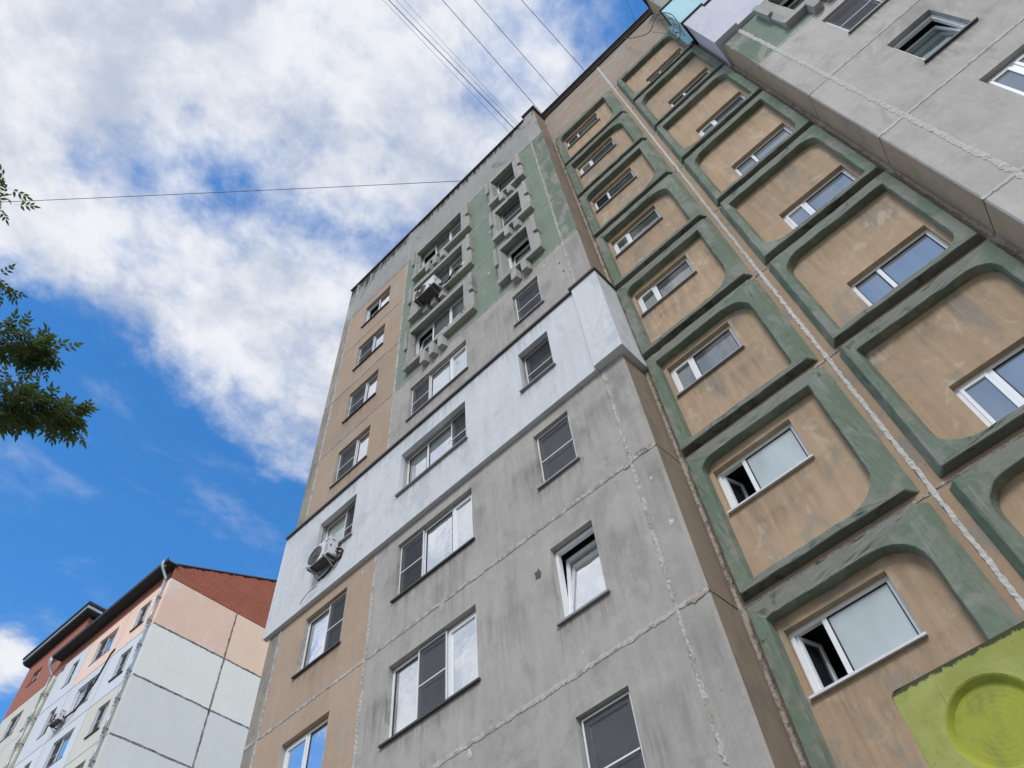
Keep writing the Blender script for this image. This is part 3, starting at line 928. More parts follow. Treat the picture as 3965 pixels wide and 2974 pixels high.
M['border'] = plaster('orange_tan_border_plaster', (.36, .26, .175), .14, patch=(.27, .235, .20), pth=(.5, .62), pscale=3., streak=.08)
kin1 = {6: ('gdim', 'gdim', 0), 5: ('gdim', 'gdim', 1), 4: ('gdark', 'gdim', 0), 3: ('gdim', 'gmid', 1), 2: ('gmid', 'gmid', 1), 1: ('gmid', 'gmid', 1), 0: ('open', 'gfrost', 0), -1: ('open', 'gfrost', 0), -2: ('gmid', 'gmid', 1)}
M['gdark'] = glass('unlit_room_glazing', (.8, .9, .95), (.02, .024, .028), .04, curtain=0)
for n in range(-2, 7):
    k = 6 - n
    for col in (1, 2):
        typ = ('A' if k % 2 == 0 else 'B') if col == 1 else ('B' if k % 2 == 0 else 'A')
        pm, me = cached(('bay', col, typ, n % 4), lambda: bay_meshes(col, typ, n % 4))
        po = put('bay_panel', pm, 0, Y2, J(n))
        obj('moulding', me, po, (0, 0, 0))
    g1, g2, s1 = kin1[n]
    w1 = [(.42, 'open' if g1 == 'open' else ('sash' if s1 else 'fixed'), 'gdark' if g1 == 'open' else g1), (.86, 'fixed', g2)]
    win_main(-2.40, -1.12, J(n) + 1.44, J(n) + 2.275, Y2 + .10, w1, sill='sillw' if n <= 0 else 'sill', sill_dep=.14, ft=.055, sill_over=.025, sill_drop=.03)
    g = 'gblue' if n < 4 else ('gmid' if n == 4 else 'gdim')
    w2 = [(.42, 'sash' if n in (4, 2, 0) else 'fixed', g), (.85, 'fixed', g)]
    win_main(.61, 1.88, J(n) + .30, J(n) + 1.135, Y2 + .10, w2, sill='sill', sill_dep=.13, ft=.055, sill_over=.02, sill_drop=.03)
    # joints of the bay
    if n > -2:
        hjoint(-2.77, -.29, Y2, J(n), .055, 'jointp', var=3, rag=.3); hjoint(-.19, 2.25, Y2, J(n), .05, 'jointp', var=3, rag=.3)
    vjoint(-.24, Y2, J(n), J(n + 1), .068, 'jointw', rag=.26)
    vjoint(-2.765, Y2 - .012, J(n), J(n + 1), .075, 'jointp')
    vjoint(2.255, Y2 - .012, J(n), J(n + 1), .085, 'jointp')
mbp = MB(); mbp.box(-.07, .07, .04, .07, 2, 30.5); put('joint_packing', mbp.mesh('joint_packing', [M['gap']]), -.24, Y2, 0)
mbp = MB()
for n in range(-1, 8): mbp.box(-2.5, 2.5, .05, .08, -.04 + J(n), .04 + J(n))
put('joint_packing', mbp.mesh('joint_packing', [M['gap']]), -.25, Y2, 0)
# parapet over the bay
for a, b in ((-2.745, -.27), (-.21, 2.235)):
    me = panel_mesh(b - a, 30.66 - J(7) - .012, [], [M['fpar']])
    put('wall_panel', me, a, Y2, J(7) + .012)
vjoint(-.24, Y2, J(7), 30.62, .088, 'jointw', rag=.22)
vjoint(-2.765, Y2 - .012, J(7), 30.5, .06, 'jointp'); vjoint(2.255, Y2 - .012, J(7), 30.5, .06, 'jointp')
hjoint(-2.77, -.29, Y2, J(7) - .01, .03, 'jointp'); hjoint(-.19, 2.25, Y2, J(7) - .01, .03, 'jointp')
mb = MB(); mb.box(-2.78, 2.27, -.07, .5, 30.66, 30.72); mb.box(-2.78, 2.27, -.10, .5, 30.80, 30.86); mb.box(-2.77, 2.26, -.03, .5, 30.72, 30.80)
mb.box(-2.79, 2.28, -.16, .6, 30.90, 30.95)
put('roof_coping', mb.mesh('roof_coping', [M['tin']]), 0, Y2, 0)
mb = MB(); mb.box(-2.8, 2.4, .55, 11, 30.0, 30.2); put('roof_slab', mb.mesh('roof_slab', [M['tin']]), 0, Y2, 0)
mb = MB(); mb.box(-2.8, 2.35, .02, .3, 0, 2.17); put('plinth', mb.mesh('plinth', [M['conc']]), 0, Y2, 0)

# rain-run stains: thin sheets of grime lying on the plaster under sills, rails and copings
def stain_mat(name, col, amt, lo=.50, hi=.74, soft=.0):
    mt, q, bs, out = mat(name)
    geo = q.n('ShaderNodeNewGeometry'); pos = geo.outputs['Position']
    tcn = q.n('ShaderNodeTexCoord')
    sx = q.n('ShaderNodeSeparateXYZ'); q.nt.links.new(tcn.outputs['Generated'], sx.inputs[0])
    n1 = q.noise(q.mapping(pos, (7, 7, .7)), 1.0, 7, .68, .4)
    n2 = q.noise(q.mapping(pos, (26, 26, 1.6)), 1.0, 5, .6, .2)
    nn = q.m('ADD', q.m('MULTIPLY', n1, .65), q.m('MULTIPLY', n2, .35))
    nn = q.m('ADD', nn, q.m('MULTIPLY', q.m('SUBTRACT', sx.outputs[2], .55), .34))
    al = q.ss(nn, lo, hi, 0, amt)
    al = q.m('MULTIPLY', al, q.ss(sx.outputs[2], 0, .45))
    if soft: al = q.m('MULTIPLY', al, q.ss(sx.outputs[2], 1.0, soft))
    ex = q.m('MULTIPLY', q.ss(sx.outputs[0], 0, .12), q.ss(sx.outputs[0], 1, .88))
    al = q.m('MULTIPLY', al, ex)
    bs.inputs['Base Color'].default_value = col + (1.,); bs.inputs['Roughness'].default_value = .9; bs.inputs['Specular IOR Level'].default_value = .1
    tr = q.n('ShaderNodeBsdfTransparent'); ms = q.n('ShaderNodeMixShader')
    q.put(ms.inputs[0], al); q.nt.links.new(tr.outputs[0], ms.inputs[1]); q.nt.links.new(bs.outputs[0], ms.inputs[2])
    q.nt.links.new(ms.outputs[0], out.inputs[0])
    return mt
M['st_drip'] = stain_mat('sill_drip_grime', (.15, .135, .115), .34, .46, .85)
M['st_dark'] = stain_mat('coping_runoff_grime', (.045, .045, .041), .80, .47, .66)
M['st_field'] = stain_mat('field_runoff_grime', (.18, .15, .115), .26, .45, .86, .93)
M['st_side'] = stain_mat('damp_patch_grime', (.17, .16, .145), .20, .40, .74, .80)
M['st_white'] = stain_mat('render_drip_grime', (.36, .37, .38), .40, .48, .85)
M['st_pale'] = stain_mat('lime_wash_runs', (.50, .50, .48), .35)
def stain(x0, x1, ztop, h, y, mt):
    mb = MB(); w = round(x1 - x0, 3)
    def mk():
        mb.poly([(0, 0, -h), (w, 0, -h), (w, 0, 0), (0, 0, 0)]); return mb.mesh('rain_stain', [M[mt]])
    return put('rain_stain', cached(('stain', w, h, mt), mk), x0, y, ztop)
for n in range(-1, 7):
    for p, q in ((-11.38, -10.07), (-8.56, -6.54), (-4.97, -4.16)):
        if n == 2: stain(p - .12, q + .12, J(n) + .86, .75, Y1 - .103, 'st_white')
        elif n in (4, 5, 6) and p > -9: pass
        else:
            stain(p - .15, q + .15, J(n) + .86, .82, Y1 - .003, 'st_drip')
            if p > -9: stain(p - .34, p + .04, J(n) + 1.9 - .2 * (n % 3), 1.5, Y1 - .0035, 'st_side'); stain(q - .04, q + .36, J(n) + 2.0 - .3 * (n % 2), 1.5, Y1 - .0035, 'st_side')
for n in range(0, 5):
    p, q = spanR(-4.97, -4.16); stain(p - .15, q + .15, J(n) + .86, .82, Y1 - .003, 'st_drip')
for n in (-1, 0, 1, 3, 4, 5, 6): stain(-12.66, -12.3, J(n + 1) - .04, 2.6, Y1 - .004, 'st_side')
for n in (-1, 0, 1, 3, 4, 5, 6): stain(-3.24, -2.84, J(n + 1) - .1, 2.4, Y1 - .004, 'st_side')
for i, (x, z) in enumerate(((-6.2, 9.6), (-5.6, 12.4), (-7.6, 11.2), (-4.0, 9.6), (-6.0, 18.7), (-4.2, 7.1), (-9.1, 9.7), (-3.9, 12.6))): stain(x, x + .7 + .1 * (i % 3), z, 1.5, Y1 - .0045, 'st_side')
stain(-12.25, -10.9, ZT - .03, 2.2, Y1 - .004, 'st_dark'); stain(-11.0, -9.25, ZT - .03, 1.7, Y1 - .0045, 'st_dark'); stain(-9.19, -3.3, ZT - .03, 1.0, Y1 - .004, 'st_dark'); stain(-12.66, -12.3, ZT - .03, 2.6, Y1 - .004, 'st_dark')
stain(-12.6, -3.4, J(3) + .0, .9, Y1 - .104, 'st_white')
for n in range(-2, 7):
    stain(.16, 1.93, J(n) + 2.40, 1.25, Y2 + .008, 'st_field')
    stain(-2.46, -.70, J(n) + 1.42, 1.15, Y2 + .008, 'st_field'); stain(-1.1, -.72, J(n) + 2.30, 1.5, Y2 + .008, 'st_field')
    if n < 3: stain(-2.2 + .3 * (n % 2), -1.2 + .3 * (n % 2), J(n) + 1.15, .85, Y2 + .0075, 'st_side')
    stain(-.64, -.46, J(n) + 2.5, 1.9, Y2 - FP - .003, 'st_pale'); stain(-.01, .09, J(n) + 2.5, 1.9, Y2 - FP - .003, 'st_pale')

# paint scars and filler smears on the left wing
def blotch(r, seed, asp=1.6):
    rr = random.Random(seed); mb = MB(); n = 14; pts = []
    for i in range(n):
        a = 2 * math.pi * i / n; q = r * (.6 + .6 * rr.random())
        pts.append((math.cos(a) * q, 0, math.sin(a) * q * asp))
    ctr = (0, -.008, 0)
    for i in range(n): mb.poly([pts[i], pts[(i + 1) % n], ctr])
    return mb
for (x, z, r, mt, s) in ((-3.05, 10.0, .03, 'jointw', 1), (-2.98, 9.05, .04, 'jointw', 2), (-5.6, 20.85, .05, 'jointw', 4), (-5.4, 23.4, .045, 'jointw', 5),
                         (-3.9, 18.6, .04, 'jointw', 6), (-6.75, 7.65, .06, 'jointw', 7), (-7.3, 10.50, .07, 'joint', 8), (-5.25, 9.75, .07, 'gap', 9), (-9.6, 12.9, .05, 'joint', 10),
                         (-7.0, 16.45, .09, 'gap', 12), (-6.6, 16.5, .05, 'gap', 13), (-3.5, 18.1, .03, 'gap', 14), (-3.45, 17.6, .025, 'gap', 15)):
    put('plaster_patch', blotch(r, s).mesh('plaster_patch', [M[mt]]), x, Y1 - .004, z)
for (x, z, r, s) in ((-3.02, J(1) + .02, .16, 21), (-3.0, J(0), .13, 22), (-3.35, J(1) - .05, .10, 23), (-3.4, J(7) + .02, .13, 24), (-3.6, J(7) - .02, .12, 25)):
    mbq = blotch(r, s, .5); put('mortar_lump', mbq.mesh('mortar_lump', [M['jointp']]), x, Y1 - .012, z)

# ------------------------------------------------------------------ second block, end-on, to the left
K2 = math.atan(.04)
M['pink'] = plaster('salmon_pink_plaster', (.86, .63, .52), .06, patch=(.85, .74, .66), pth=(.50, .66), pscale=.9, streak=.08, grain=.05, rnd=.03)
M['peach'] = plaster('peach_plaster', (.87, .68, .54), .06, patch=(.86, .76, .67), pth=(.56, .7), pscale=.9, streak=.06, grain=.05, rnd=.03)
M['mint'] = plaster('pale_mint_plaster', (.86, .90, .865), .05, streak=.05, grain=.05, rnd=.03, specks=False)
M['pale'] = plaster('pale_grey_plaster', (.76, .80, .82), .05, streak=.05, grain=.05, rnd=.03, specks=False)
M['cool'] = plaster('cool_white_plaster', (.66, .70, .76), .05, streak=.05, grain=.05, rnd=.03, specks=False)
M['cream'] = plaster('cream_plaster', (.66, .66, .60), .05, streak=.05, grain=.05, rnd=.03, specks=False)
M['redp'] = plaster('red_brown_render', (.38, .155, .115), .12, streak=.06, rnd=.02)
M['brick'] = plaster('red_brick', (.46, .165, .115), .2, streak=.05, grain=.15, rnd=.0)
M['mortar'] = plaster('dark_red_mortar', (.13, .055, .045), .15, streak=.0)
M['joint2'] = plaster('grey_cracked_joint', (.30, .28, .26), .2, patch=(.13, .115, .11), pth=(.46, .56), pscale=7., streak=0., bump=.8, bdist=.03)
M['joint2l'] = plaster('pale_grey_joint', (.42, .42, .43), .1, streak=0., bump=.5)
M['eave'] = simple('dark_brown_eaves', (.03, .03, .035), .6, .4, 0, .3, 2.)
M['roofm'] = simple('dark_metal_roof', (.09, .10, .10), .5, .4, .2, .2, 2.)

B2 = thing('apartment_building', 'pale panel block with pink top storey and red brick gable at left', 'apartment building', (-30.4, 10.47, 0))
J2 = [29.78 - 2.765 * k for k in range(0, 11)]      # joint levels downwards
def gput(name, me, y, z, x=0.):
    o = obj(name, me, B2, (x, y, z), math.pi / 2); return o        # gable: local x runs along +Y, front faces +X
def fput(name, me, u, z, y=0.):
    """front wall: u metres left of the corner"""
    c, s = math.cos(K2), math.sin(K2)
    return obj(name, me, B2, (-u * c - y * s * 1., -u * s + y * c, z), K2)
for k in range(10):
    z0 = J2[k + 1] + .02; h = J2[k] - J2[k + 1] - .04
    for a, b, mt in ((0.0, 3.78, ('pink', 'mint', 'pale', 'pale')[min(k, 3)]), (3.83, 8.4, ('peach', 'mint', 'pale', 'pale')[min(k, 3)]), (8.45, 12.4, ('pink', 'mint', 'pale', 'pale')[min(k, 3)])):
        me = cached(('g', round(b - a, 2), mt, round(h, 2)), lambda: panel_mesh(b - a, h, [], [M[mt]], th=.08))
        gput('wall_panel', me, a, z0)
    L = 12.4
    if k < 9:
        o = gput('sealant_joint', cached(('gj', k % 3), lambda: joint_mesh(L, .10, M['joint2'], seed=50 + k % 3, rag=.35, step=.12)), 0, J2[k + 1], .0)
    for y in (3.805, 8.425):
        o = obj('sealant_joint', cached(('gv', k % 3), lambda: joint_mesh(2.76, .10, M['joint2'], seed=60 + k % 3, rag=.35, step=.12)), B2, (0, y, J2[k + 1]), math.pi / 2)
        o.rotation_euler = (0, -math.pi / 2, 0); o.rotation_euler = Matrix.Rotation(math.pi / 2, 3, 'Z').to_4x4().to_3x3().__matmul__(Matrix.Rotation(-math.pi / 2, 3, 'Y')).to_euler()
mb = MB(); mb.box(.03, 12.3, .09, .12, 0, J2[0]); gput('backing_wall', mb.mesh('backing_wall', [M['gap']]), 0, 0)
# brick gable: backing slab and one mesh of laid bricks
def gz(y): return 30.62 + .437 * y if y < 6.2 else 30.62 + .437 * (12.4 - y)
mb = MB()
pf = [(0, J2[0] + .01), (12.4, J2[0] + .01), (12.4, gz(12.4)), (6.2, gz(6.2)), (0, gz(0))]
mb.poly([(p[0], .012, p[1]) for p in pf]); mb.poly([(p[0], .35, p[1]) for p in reversed(pf)])
mb.poly([(0, .35, pf[0][1]), (0, .012, pf[0][1]), (0, .012, pf[4][1]), (0, .35, pf[4][1])])
gput('gable_backing', mb.mesh('gable_backing', [M['mortar']]), 0, 0, .0)
def bricks(y0, y1, z0, ztop, bw=.26, bh=.085, j=.016, seed=3):
    rr = random.Random(seed); mb = MB(); r = 0; z = z0
    while z < 34:
        x = y0 - (bw / 2 if r % 2 else 0)
        hit = False
        half = (r % 5 == 4)
        w_ = bw / 2 if half else bw
        while x < y1:
            a, b = max(x, y0), min(x + w_ - j, y1)
            if b - a > .03 and z + bh < min(ztop(a), ztop(b)):
                hit = True
                p = -rr.uniform(.0, .010) - .004
                mb.box(a, b, p, .012, z, z + bh - j, skip='b')
            x += w_
        z += bh; r += 1
        if not hit: break
    return mb
o = gput('brickwork', bricks(0, 12.4, J2[0] + .02, gz).mesh('brickwork', [M['brick']]), 0, 0); o['kind'] = 'stuff'
# front wall panels and windows
FC = [(0.0, 3.22), (3.27, 6.60), (6.65, 9.45)]
WN = [(1.25, 2.2), (3.93, 5.62), (7.33, 7.97)]
for k in range(10):
    z0 = J2[k + 1] + .012; h = J2[k] - J2[k + 1] - .024
    for ci, ((a, b), (wa, wb)) in enumerate(zip(FC, WN)):
        mt = 'pink' if (k == 0 and ci < 2) else ('cream' if (ci == 0 and k > 1) else 'cool')
        w = b - a
        op = [(round(b - wb, 3), round(b - wa, 3), .80, 2.2)]
        me = cached(('f', ci, mt, 'x'), lambda: panel_mesh(w, h, op, [M[mt], M['cool']], th=.08, rev=.2))
        fput('wall_panel', me, b, z0)
        if k < 6:
            kinds = {0: [(1, 'net', 'gmid'), (.8, 'fixed', 'gblue')], 1: [(1, 'net', 'gmid'), (1, 'fixed', 'gbright'), (.5, 'sash', 'gmid')] if k != 1 else [(1, 'fixed', 'gbright'), (1, 'net', 'gmid'), (.7, 'fixed', 'gbright')], 2: [(1, 'net', 'gmid')]}[ci]
            c, s = math.cos(K2), math.sin(K2)
            y = .13
            f_ = window(B2, (-wb * c - y * s, -wb * s + y * c, z0 + .80), wb - wa, 1.4, kinds, sill='tin' if ci == 0 else 'sill', sill_dep=.2 if ci == 0 else .16)
            f_.rotation_euler = (0, 0, K2)
    if k < 9:
        fput('sealant_joint', cached(('fj', k % 2), lambda: joint_mesh(9.4, .05, M['joint2l'], seed=70 + k % 2, rag=.2, step=.2)), 9.45, J2[k + 1])
mb = MB(); mb.box(0, 9.4, .21, .24, 0, J2[0]); fput('backing_wall', mb.mesh('backing_wall', [M['gap']]), 9.45, 0)
mb = MB()
for u_ in (3.245, 6.625): mb.box(9.45 - u_ - .02, 9.45 - u_ + .02, -.002, .03, 0, J2[0])
fput('vertical_joint', mb.mesh('vertical_joint', [M['joint2l']]), 9.45, 0)
# brick strip under the eaves, eaves and roof
mb = MB(); mb.box(0, 9.9, .02, .3, J2[0] + .01, 30.6); fput('eaves_wall', mb.mesh('eaves_wall', [M['redp']]), 9.9, 0)
mb = MB()
mb.box(0, 10.1, -.50, .10, 30.50, 30.56)
mb.box(0, 10.1, -.56, -.50, 30.44, 30.66)
fput('eaves', mb.mesh('eaves', [M['eave']]), 10.0, 0)
mb = MB()
def roofplane(mb, ya, za, yb, zb, x0, x1, th=.06):
    mb.poly([(x0, ya, za), (x1, ya, za), (x1, yb, zb), (x0, yb, zb)]); mb.poly([(x0, yb, zb - th), (x1, yb, zb - th), (x1, ya, za - th), (x0, ya, za - th)])
    mb.poly([(x1, ya, za - th), (x1, yb, zb - th), (x1, yb, zb), (x1, ya, za)]); mb.poly([(x0, yb, zb - th), (x0, ya, za - th), (x0, ya, za), (x0, yb, zb)])
    mb.poly([(x0, ya, za - th), (x1, ya, za - th), (x1, ya, za), (x0, ya, za)])
roofplane(mb, .0, 30.68, 6.2, gz(6.2) + .06, -9.6, .05)
roofplane(mb, 12.4, 30.68, 6.2, gz(6.2) + .06, -9.6, .05)
obj('roof', mb.mesh('roof', [M['roofm']]), B2, (0, 0, 0))
mb = MB(); roofplane(mb, -.52, 30.60, .02, 30.70, -9.9, .0); fput('roof', mb.mesh('roof', [M['roofm']]), 0, 0)
# second section: cream wall, red attic storey
mb = MB()
me = panel_mesh(5.3, 29.4 - .0, [(5.3 - 1.45, 5.3 - .65, 26.95, 27.68), (5.3 - 3.9, 5.3 - 2.6, 27.42, 28.8), (5.3 - 1.4, 5.3 - .6, 24.15, 24.9), (5.3 - 3.9, 5.3 - 2.6, 24.65, 26.0), (5.3 - 1.4, 5.3 - .6, 21.4, 22.1), (5.3 - 3.9, 5.3 - 2.6, 21.9, 23.2)], [M['cream'], M['cool']], rev=.2)
fput('wall_panel', me, 14.85, 0)
def fwin(ua, ub, z0, z1, kinds, y=.12, sill='sill'):
    c, s = math.cos(K2), math.sin(K2)
    f_ = window(B2, (-ub * c - y * s, -ub * s + y * c, z0), ub - ua, z1 - z0, kinds, sill=sill, sill_dep=.16)
    f_.rotation_euler = (0, 0, K2)
for dz in (0, 2.77, 5.54):
    if dz < 5: pass
fwin(10.2, 11.0, 26.95, 27.68, [(1, 'sash', 'gmid')]); fwin(12.15, 13.45, 27.42, 28.8, [(1, 'net', 'gmid'), (1, 'fixed', 'gblue')])
fwin(10.15, 10.95, 24.15, 24.9, [(1, 'sash', 'gmid')]); fwin(12.15, 13.45, 24.65, 26.0, [(1, 'net', 'gmid'), (1, 'fixed', 'gblue')])
fwin(10.15, 10.95, 21.4, 22.1, [(1, 'sash', 'gmid')]); fwin(12.15, 13.45, 21.9, 23.2, [(1, 'net', 'gmid'), (1, 'fixed', 'gblue')])
mb = MB(); mb.box(0, 5.2, .22, .26, 0, 29.3); fput('backing_wall', mb.mesh('backing_wall', [M['gap']]), 14.8, 0)
mb = MB()
for z in (26.6, 23.8, 21.0): mb.box(0, 5.3, -.003, .03, z, z + .04)
mb.box(2.65, 2.69, -.003, .03, 0, 29.35)
fput('vertical_joint', mb.mesh('panel_joint_lines', [M['joint2l']]), 14.85, 0)
# attic storey
AT0, AT1 = 9.0, 14.9
ops = [(AT1 - 13.7, AT1 - 12.75, 30.95 - 29.4, 31.8 - 29.4), (AT1 - 10.9, AT1 - 9.9, 31.1 - 29.4, 31.9 - 29.4)]
me = panel_mesh(AT1 - AT0, 3.55, ops, [M['redp']], rev=.2); fput('attic_wall', me, AT1, 29.41)
fwin(12.75, 13.7, 30.95, 31.8, [(1, 'fixed', 'gmid'), (1, 'sash', 'gdim')], sill='tin'); fwin(9.9, 10.9, 31.1, 31.9, [(1, 'fixed', 'gdim'), (1, 'fixed', 'gmid')], sill='tin')
mb = MB(); mb.box(0, 4.5, .0, .05, 30.5, 32.96)
c_, s_ = math.cos(K2), math.sin(K2)
o = obj('attic_side_wall', mb.mesh('attic_side_wall', [M['mortar']]), B2, (-AT0 * c_ - .03, -AT0 * s_ + .02, 0), math.pi / 2 + K2)
o = obj('brickwork', bricks(0, 4.5, 30.5, lambda y: 32.95).mesh('brickwork', [M['brick']]), B2, (-AT0 * c_ , -AT0 * s_ + .02, 0), math.pi / 2 + K2); o['kind'] = 'stuff'
f_ = window(B2, (-AT0 * c_ + .03, -AT0 * s_ + 1.25, 31.7), .7, 1.1, [(1, 'sash', 'gdim')], sill='sill', sill_dep=.05); f_.rotation_euler = (0, 0, math.pi / 2 + K2)
mb = MB(); mb.box(-.25, AT1 - AT0 + .35, -.40, 5.0, 33.02, 33.10); mb.box(-.30, AT1 - AT0 + .40, -.46, 5.0, 33.12, 33.30, 1); mb.box(-.36, AT1 - AT0 + .46, -.52, 5.1, 33.34, 33.50)
mb.box(-.2, AT1 - AT0 + .3, -.32, 4.9, 32.94, 33.02)
fput('attic_roof', mb.mesh('attic_roof', [M['eave'], M['zinc']]), AT1, 0)
mb = MB(); mb.tube([(4.9, 1.2, 33.5), (4.9, 1.2, 34.0), (7.6, 1.6, 34.0), (7.6, 1.6, 33.3)], .02, 5); fput('roof_rail', mb.mesh('roof_rail', [M['steel']]), AT1, 0)
mb = MB(); mb.tube([(0, 0, 0), (.06, .05, .8)], .012, 5); obj('aerial_rod', mb.mesh('aerial_rod', [M['steel']]), B2, (-.3, .9, 30.95))
# downpipes
def downpipe(u, ztop, mt, bend=True):
    mb = MB(); y = -.13
    if bend:
        mb.tube([(0, -.46, ztop + .22), (0, -.46, ztop - .02), (0, -.46, ztop - .20), (0, -.13, ztop - .62), (0, y, ztop - .8)], [.15, .15, .07, .07, .07], 10)
        z = ztop - .8
    else: z = ztop
    segs = [(0, y, z)]
    while z > .3:
        z2 = max(.3, z - 1.38)
        mb.tube([(0, y, z), (0, y, z2)], .062, 10); mb.tube([(0, y, z2 + .06), (0, y, z2 - .02)], .07, 10)
        mb.box(-.085, .085, y - .075, .02, z2 + .35, z2 + .375)
        z = z2
    return mb.mesh('downpipe', [M[mt]], smooth=True)
fput('downpipe', downpipe(.5, 30.5, 'zinc'), .32, 0)
fput('downpipe', downpipe(9.9, 30.3, 'zinc'), 10.05, 0)
fput('downpipe', downpipe(9.5, 29.3, 'creampipe', False), 9.55, 0)

# third roof peeping in beyond
B3 = thing('apartment_building', 'distant cream block showing only a dark eave beyond the red attic storey', 'apartment building', (-47.5, 9.6, 0))
mb = MB(); mb.box(-9, 0, 0, 9, 0, 29.2); obj('wall', mb.mesh('wall', [M['cream']]), B3)
mb = MB(); mb.box(-9.4, .5, -.5, 9.4, 29.3, 29.5); mb.box(-9.45, .55, -.55, 9.45, 29.2, 29.34, 1); obj('eaves', mb.mesh('eaves', [M['eave'], M['zinc']]), B3)
window(B3, (-2.6, -.02, 26.4), 1.3, 1.4, [(1, 'sash', 'gmid'), (1, 'fixed', 'gblue')])

# ------------------------------------------------------------------ air conditioners
def ac_unit(label, loc, w, h, dp, style, rz=0.):
    """origin: back bottom middle; front is -y"""
    t = thing('air_conditioner', label, 'air conditioner', loc, 'air conditioner outdoor units on walls', rz)
    mb = MB(); mb.box(-w / 2, w / 2, -dp, 0, .012, h); obj('casing', mb.mesh('casing', [M['acw']], bevel=.014), t)
    mb = MB(); mb.box(-w / 2 + .012, w / 2 - .012, -dp + .012, -.012, -.004, .012); obj('base_pan', mb.mesh('base_pan', [M['acd']]), t)
    # fan grille
    cx, cz, r = -w * .17, h * .5, h * .44
    mb = MB(); n = 28
    ring_ = [(cx + r * math.cos(2 * math.pi * i / n), -dp - .006, cz + r * math.sin(2 * math.pi * i / n)) for i in range(n)]
    mb.poly(list(ring_)[::1], 0)
    for k in range(1, 6):
        rr = r * k / 5.5
        pts = [(cx + rr * math.cos(2 * math.pi * i / n), -dp - .012, cz + rr * math.sin(2 * math.pi * i / n)) for i in range(n + 1)]
        mb.tube(pts, .004, 4, 1, caps=False)
    for k in range(10):
        a = math.pi * k / 5
        mb.tube([(cx + .06 * math.cos(a), -dp - .014, cz + .06 * math.sin(a)), (cx + r * .98 * math.cos(a), -dp - .010, cz + r * .98 * math.sin(a))], .004, 4, 1)
    go = obj('fan_grille', mb.mesh('fan_grille', [M['grille'], M['steel']]), t)
    mb = MB(); n = 14
    hub = [(cx + .05 * math.cos(2 * math.pi * i / n), -dp - .022, cz + .05 * math.sin(2 * math.pi * i / n)) for i in range(n)]
    mb.poly(hub); obj('hub_cap', mb.mesh('hub_cap', [M['acw' if style != 'badge' else 'grille']]), go)
    # service side: recesses and valve cover
    mb = MB(); mb.box(w / 2 + .001, w / 2 + .003, -dp * .72, -dp * .42, h * .80, h * .86); mb.box(w / 2 + .001, w / 2 + .003, -dp * .9, -dp * .72, h * .42, h * .52)
    obj('side_recess', mb.mesh('side_recess', [M['acd']]), t)
    mb = MB(); mb.box(w / 2, w / 2 + .022, -dp * .5, -.03, h * .08, h * .62); obj('valve_cover', mb.mesh('valve_cover', [M['acw']], bevel=.006), t)
    if style == 'badge':
        mb = MB(); n = 20; bx, bz = w * .385, h * .80
        mb.poly([(bx + .085 * math.cos(2 * math.pi * i / n), -dp - .004, bz + .035 * math.sin(2 * math.pi * i / n)) for i in range(n)])
        bo = obj('badge', mb.mesh('badge', [M['logo']]), t)
        mb = MB()
        for i in range(7): mb.box(bx - .058 + i * .017, bx - .048 + i * .017, -dp - .006, -dp - .0045, bz - .008, bz + .008)
        obj('badge_lettering', mb.mesh('badge_lettering', [M['board']]), bo)
        mb = MB()
        for i in range(6): mb.box(w * .30, w * .47, -dp - .003, -dp + .001, h * (.16 + .085 * i), h * (.16 + .085 * i) + .012)
        obj('front_louvre', mb.mesh('front_louvre', [M['grille']]), t)
    # brackets
    bm_ = 'steel' if style != 'badge' else 'steell'
    for s in (-1, 1):
        mb = MB(); x = s * w * .36
        mb.box(x - .018, x + .018, -dp - .06, .28, -.045, -.006); mb.box(x - .018, x + .018, .24, .28, -.36, -.045)
        mb.tube([(x, -dp * .75, -.04), (x, .26, -.34)], .014, 6)
        obj('bracket', mb.mesh('bracket', [M[bm_]]), t)
    return t


ac1 = ac_unit('pale outdoor unit with large round fan hung under a surrounded window among concrete corbels', (-7.67, Y1 - .21, 22.02), .86, .54, .29, 'plain')
mb = MB()
for q, r in ((0, .020), (.022, .016), (-.02, .014)):
    mb.tube([(.42, -.10, .16), (.52, -.06 + q, .10 + q), (.66, -.02, .06 + q), (.80, -.02 + q, .12), (.92, -.03, .26 + q), (1.06, .0 + q, .38), (1.2, .03, .43 + q), (1.32, .09, .38)], r, 6)
obj('refrigerant_hose', mb.mesh('refrigerant_hose', [M['rubber']], smooth=True), ac1)
mb = MB(); mb.tube([(.30, -.16, .20), (.42, -.10, .16), (.5, -.08, .08)], .03, 6); obj('hose_collar', mb.mesh('hose_collar', [M['rubber']]), ac1)
mb = MB(); mb.box(1.18, 1.34, .04, .08, .42, .52); obj('cable_trunking', mb.mesh('cable_trunking', [M['sillw']]), ac1)
ac2 = ac_unit('white outdoor unit with blue oval badge fixed to the white insulated band', (-10.76, Y1 - .15, 13.79), .72, .53, .235, 'badge')
mb = MB(); mb.tube([(.36, -.05, .22), (.46, .02, .20), (.50, .045, .12), (.44, .03, -.02), (.30, -.02, -.16)], .028, 7); mb.tube([(.37, -.06, .14), (.47, .02, .06), (.46, .045, -.04)], .022, 7)
obj('refrigerant_hose', mb.mesh('refrigerant_hose', [M['rubber']], smooth=True), ac2)
mb = MB(); mb.tube([(-.22, .02, -.38), (-.26, -.02, -.42), (-.45, -.02, -.42), (-.62, -.02, -.50), (-.70, -.01, -.58)], .008, 5); obj('drain_hose', mb.mesh('drain_hose', [M['steel']]), ac2)
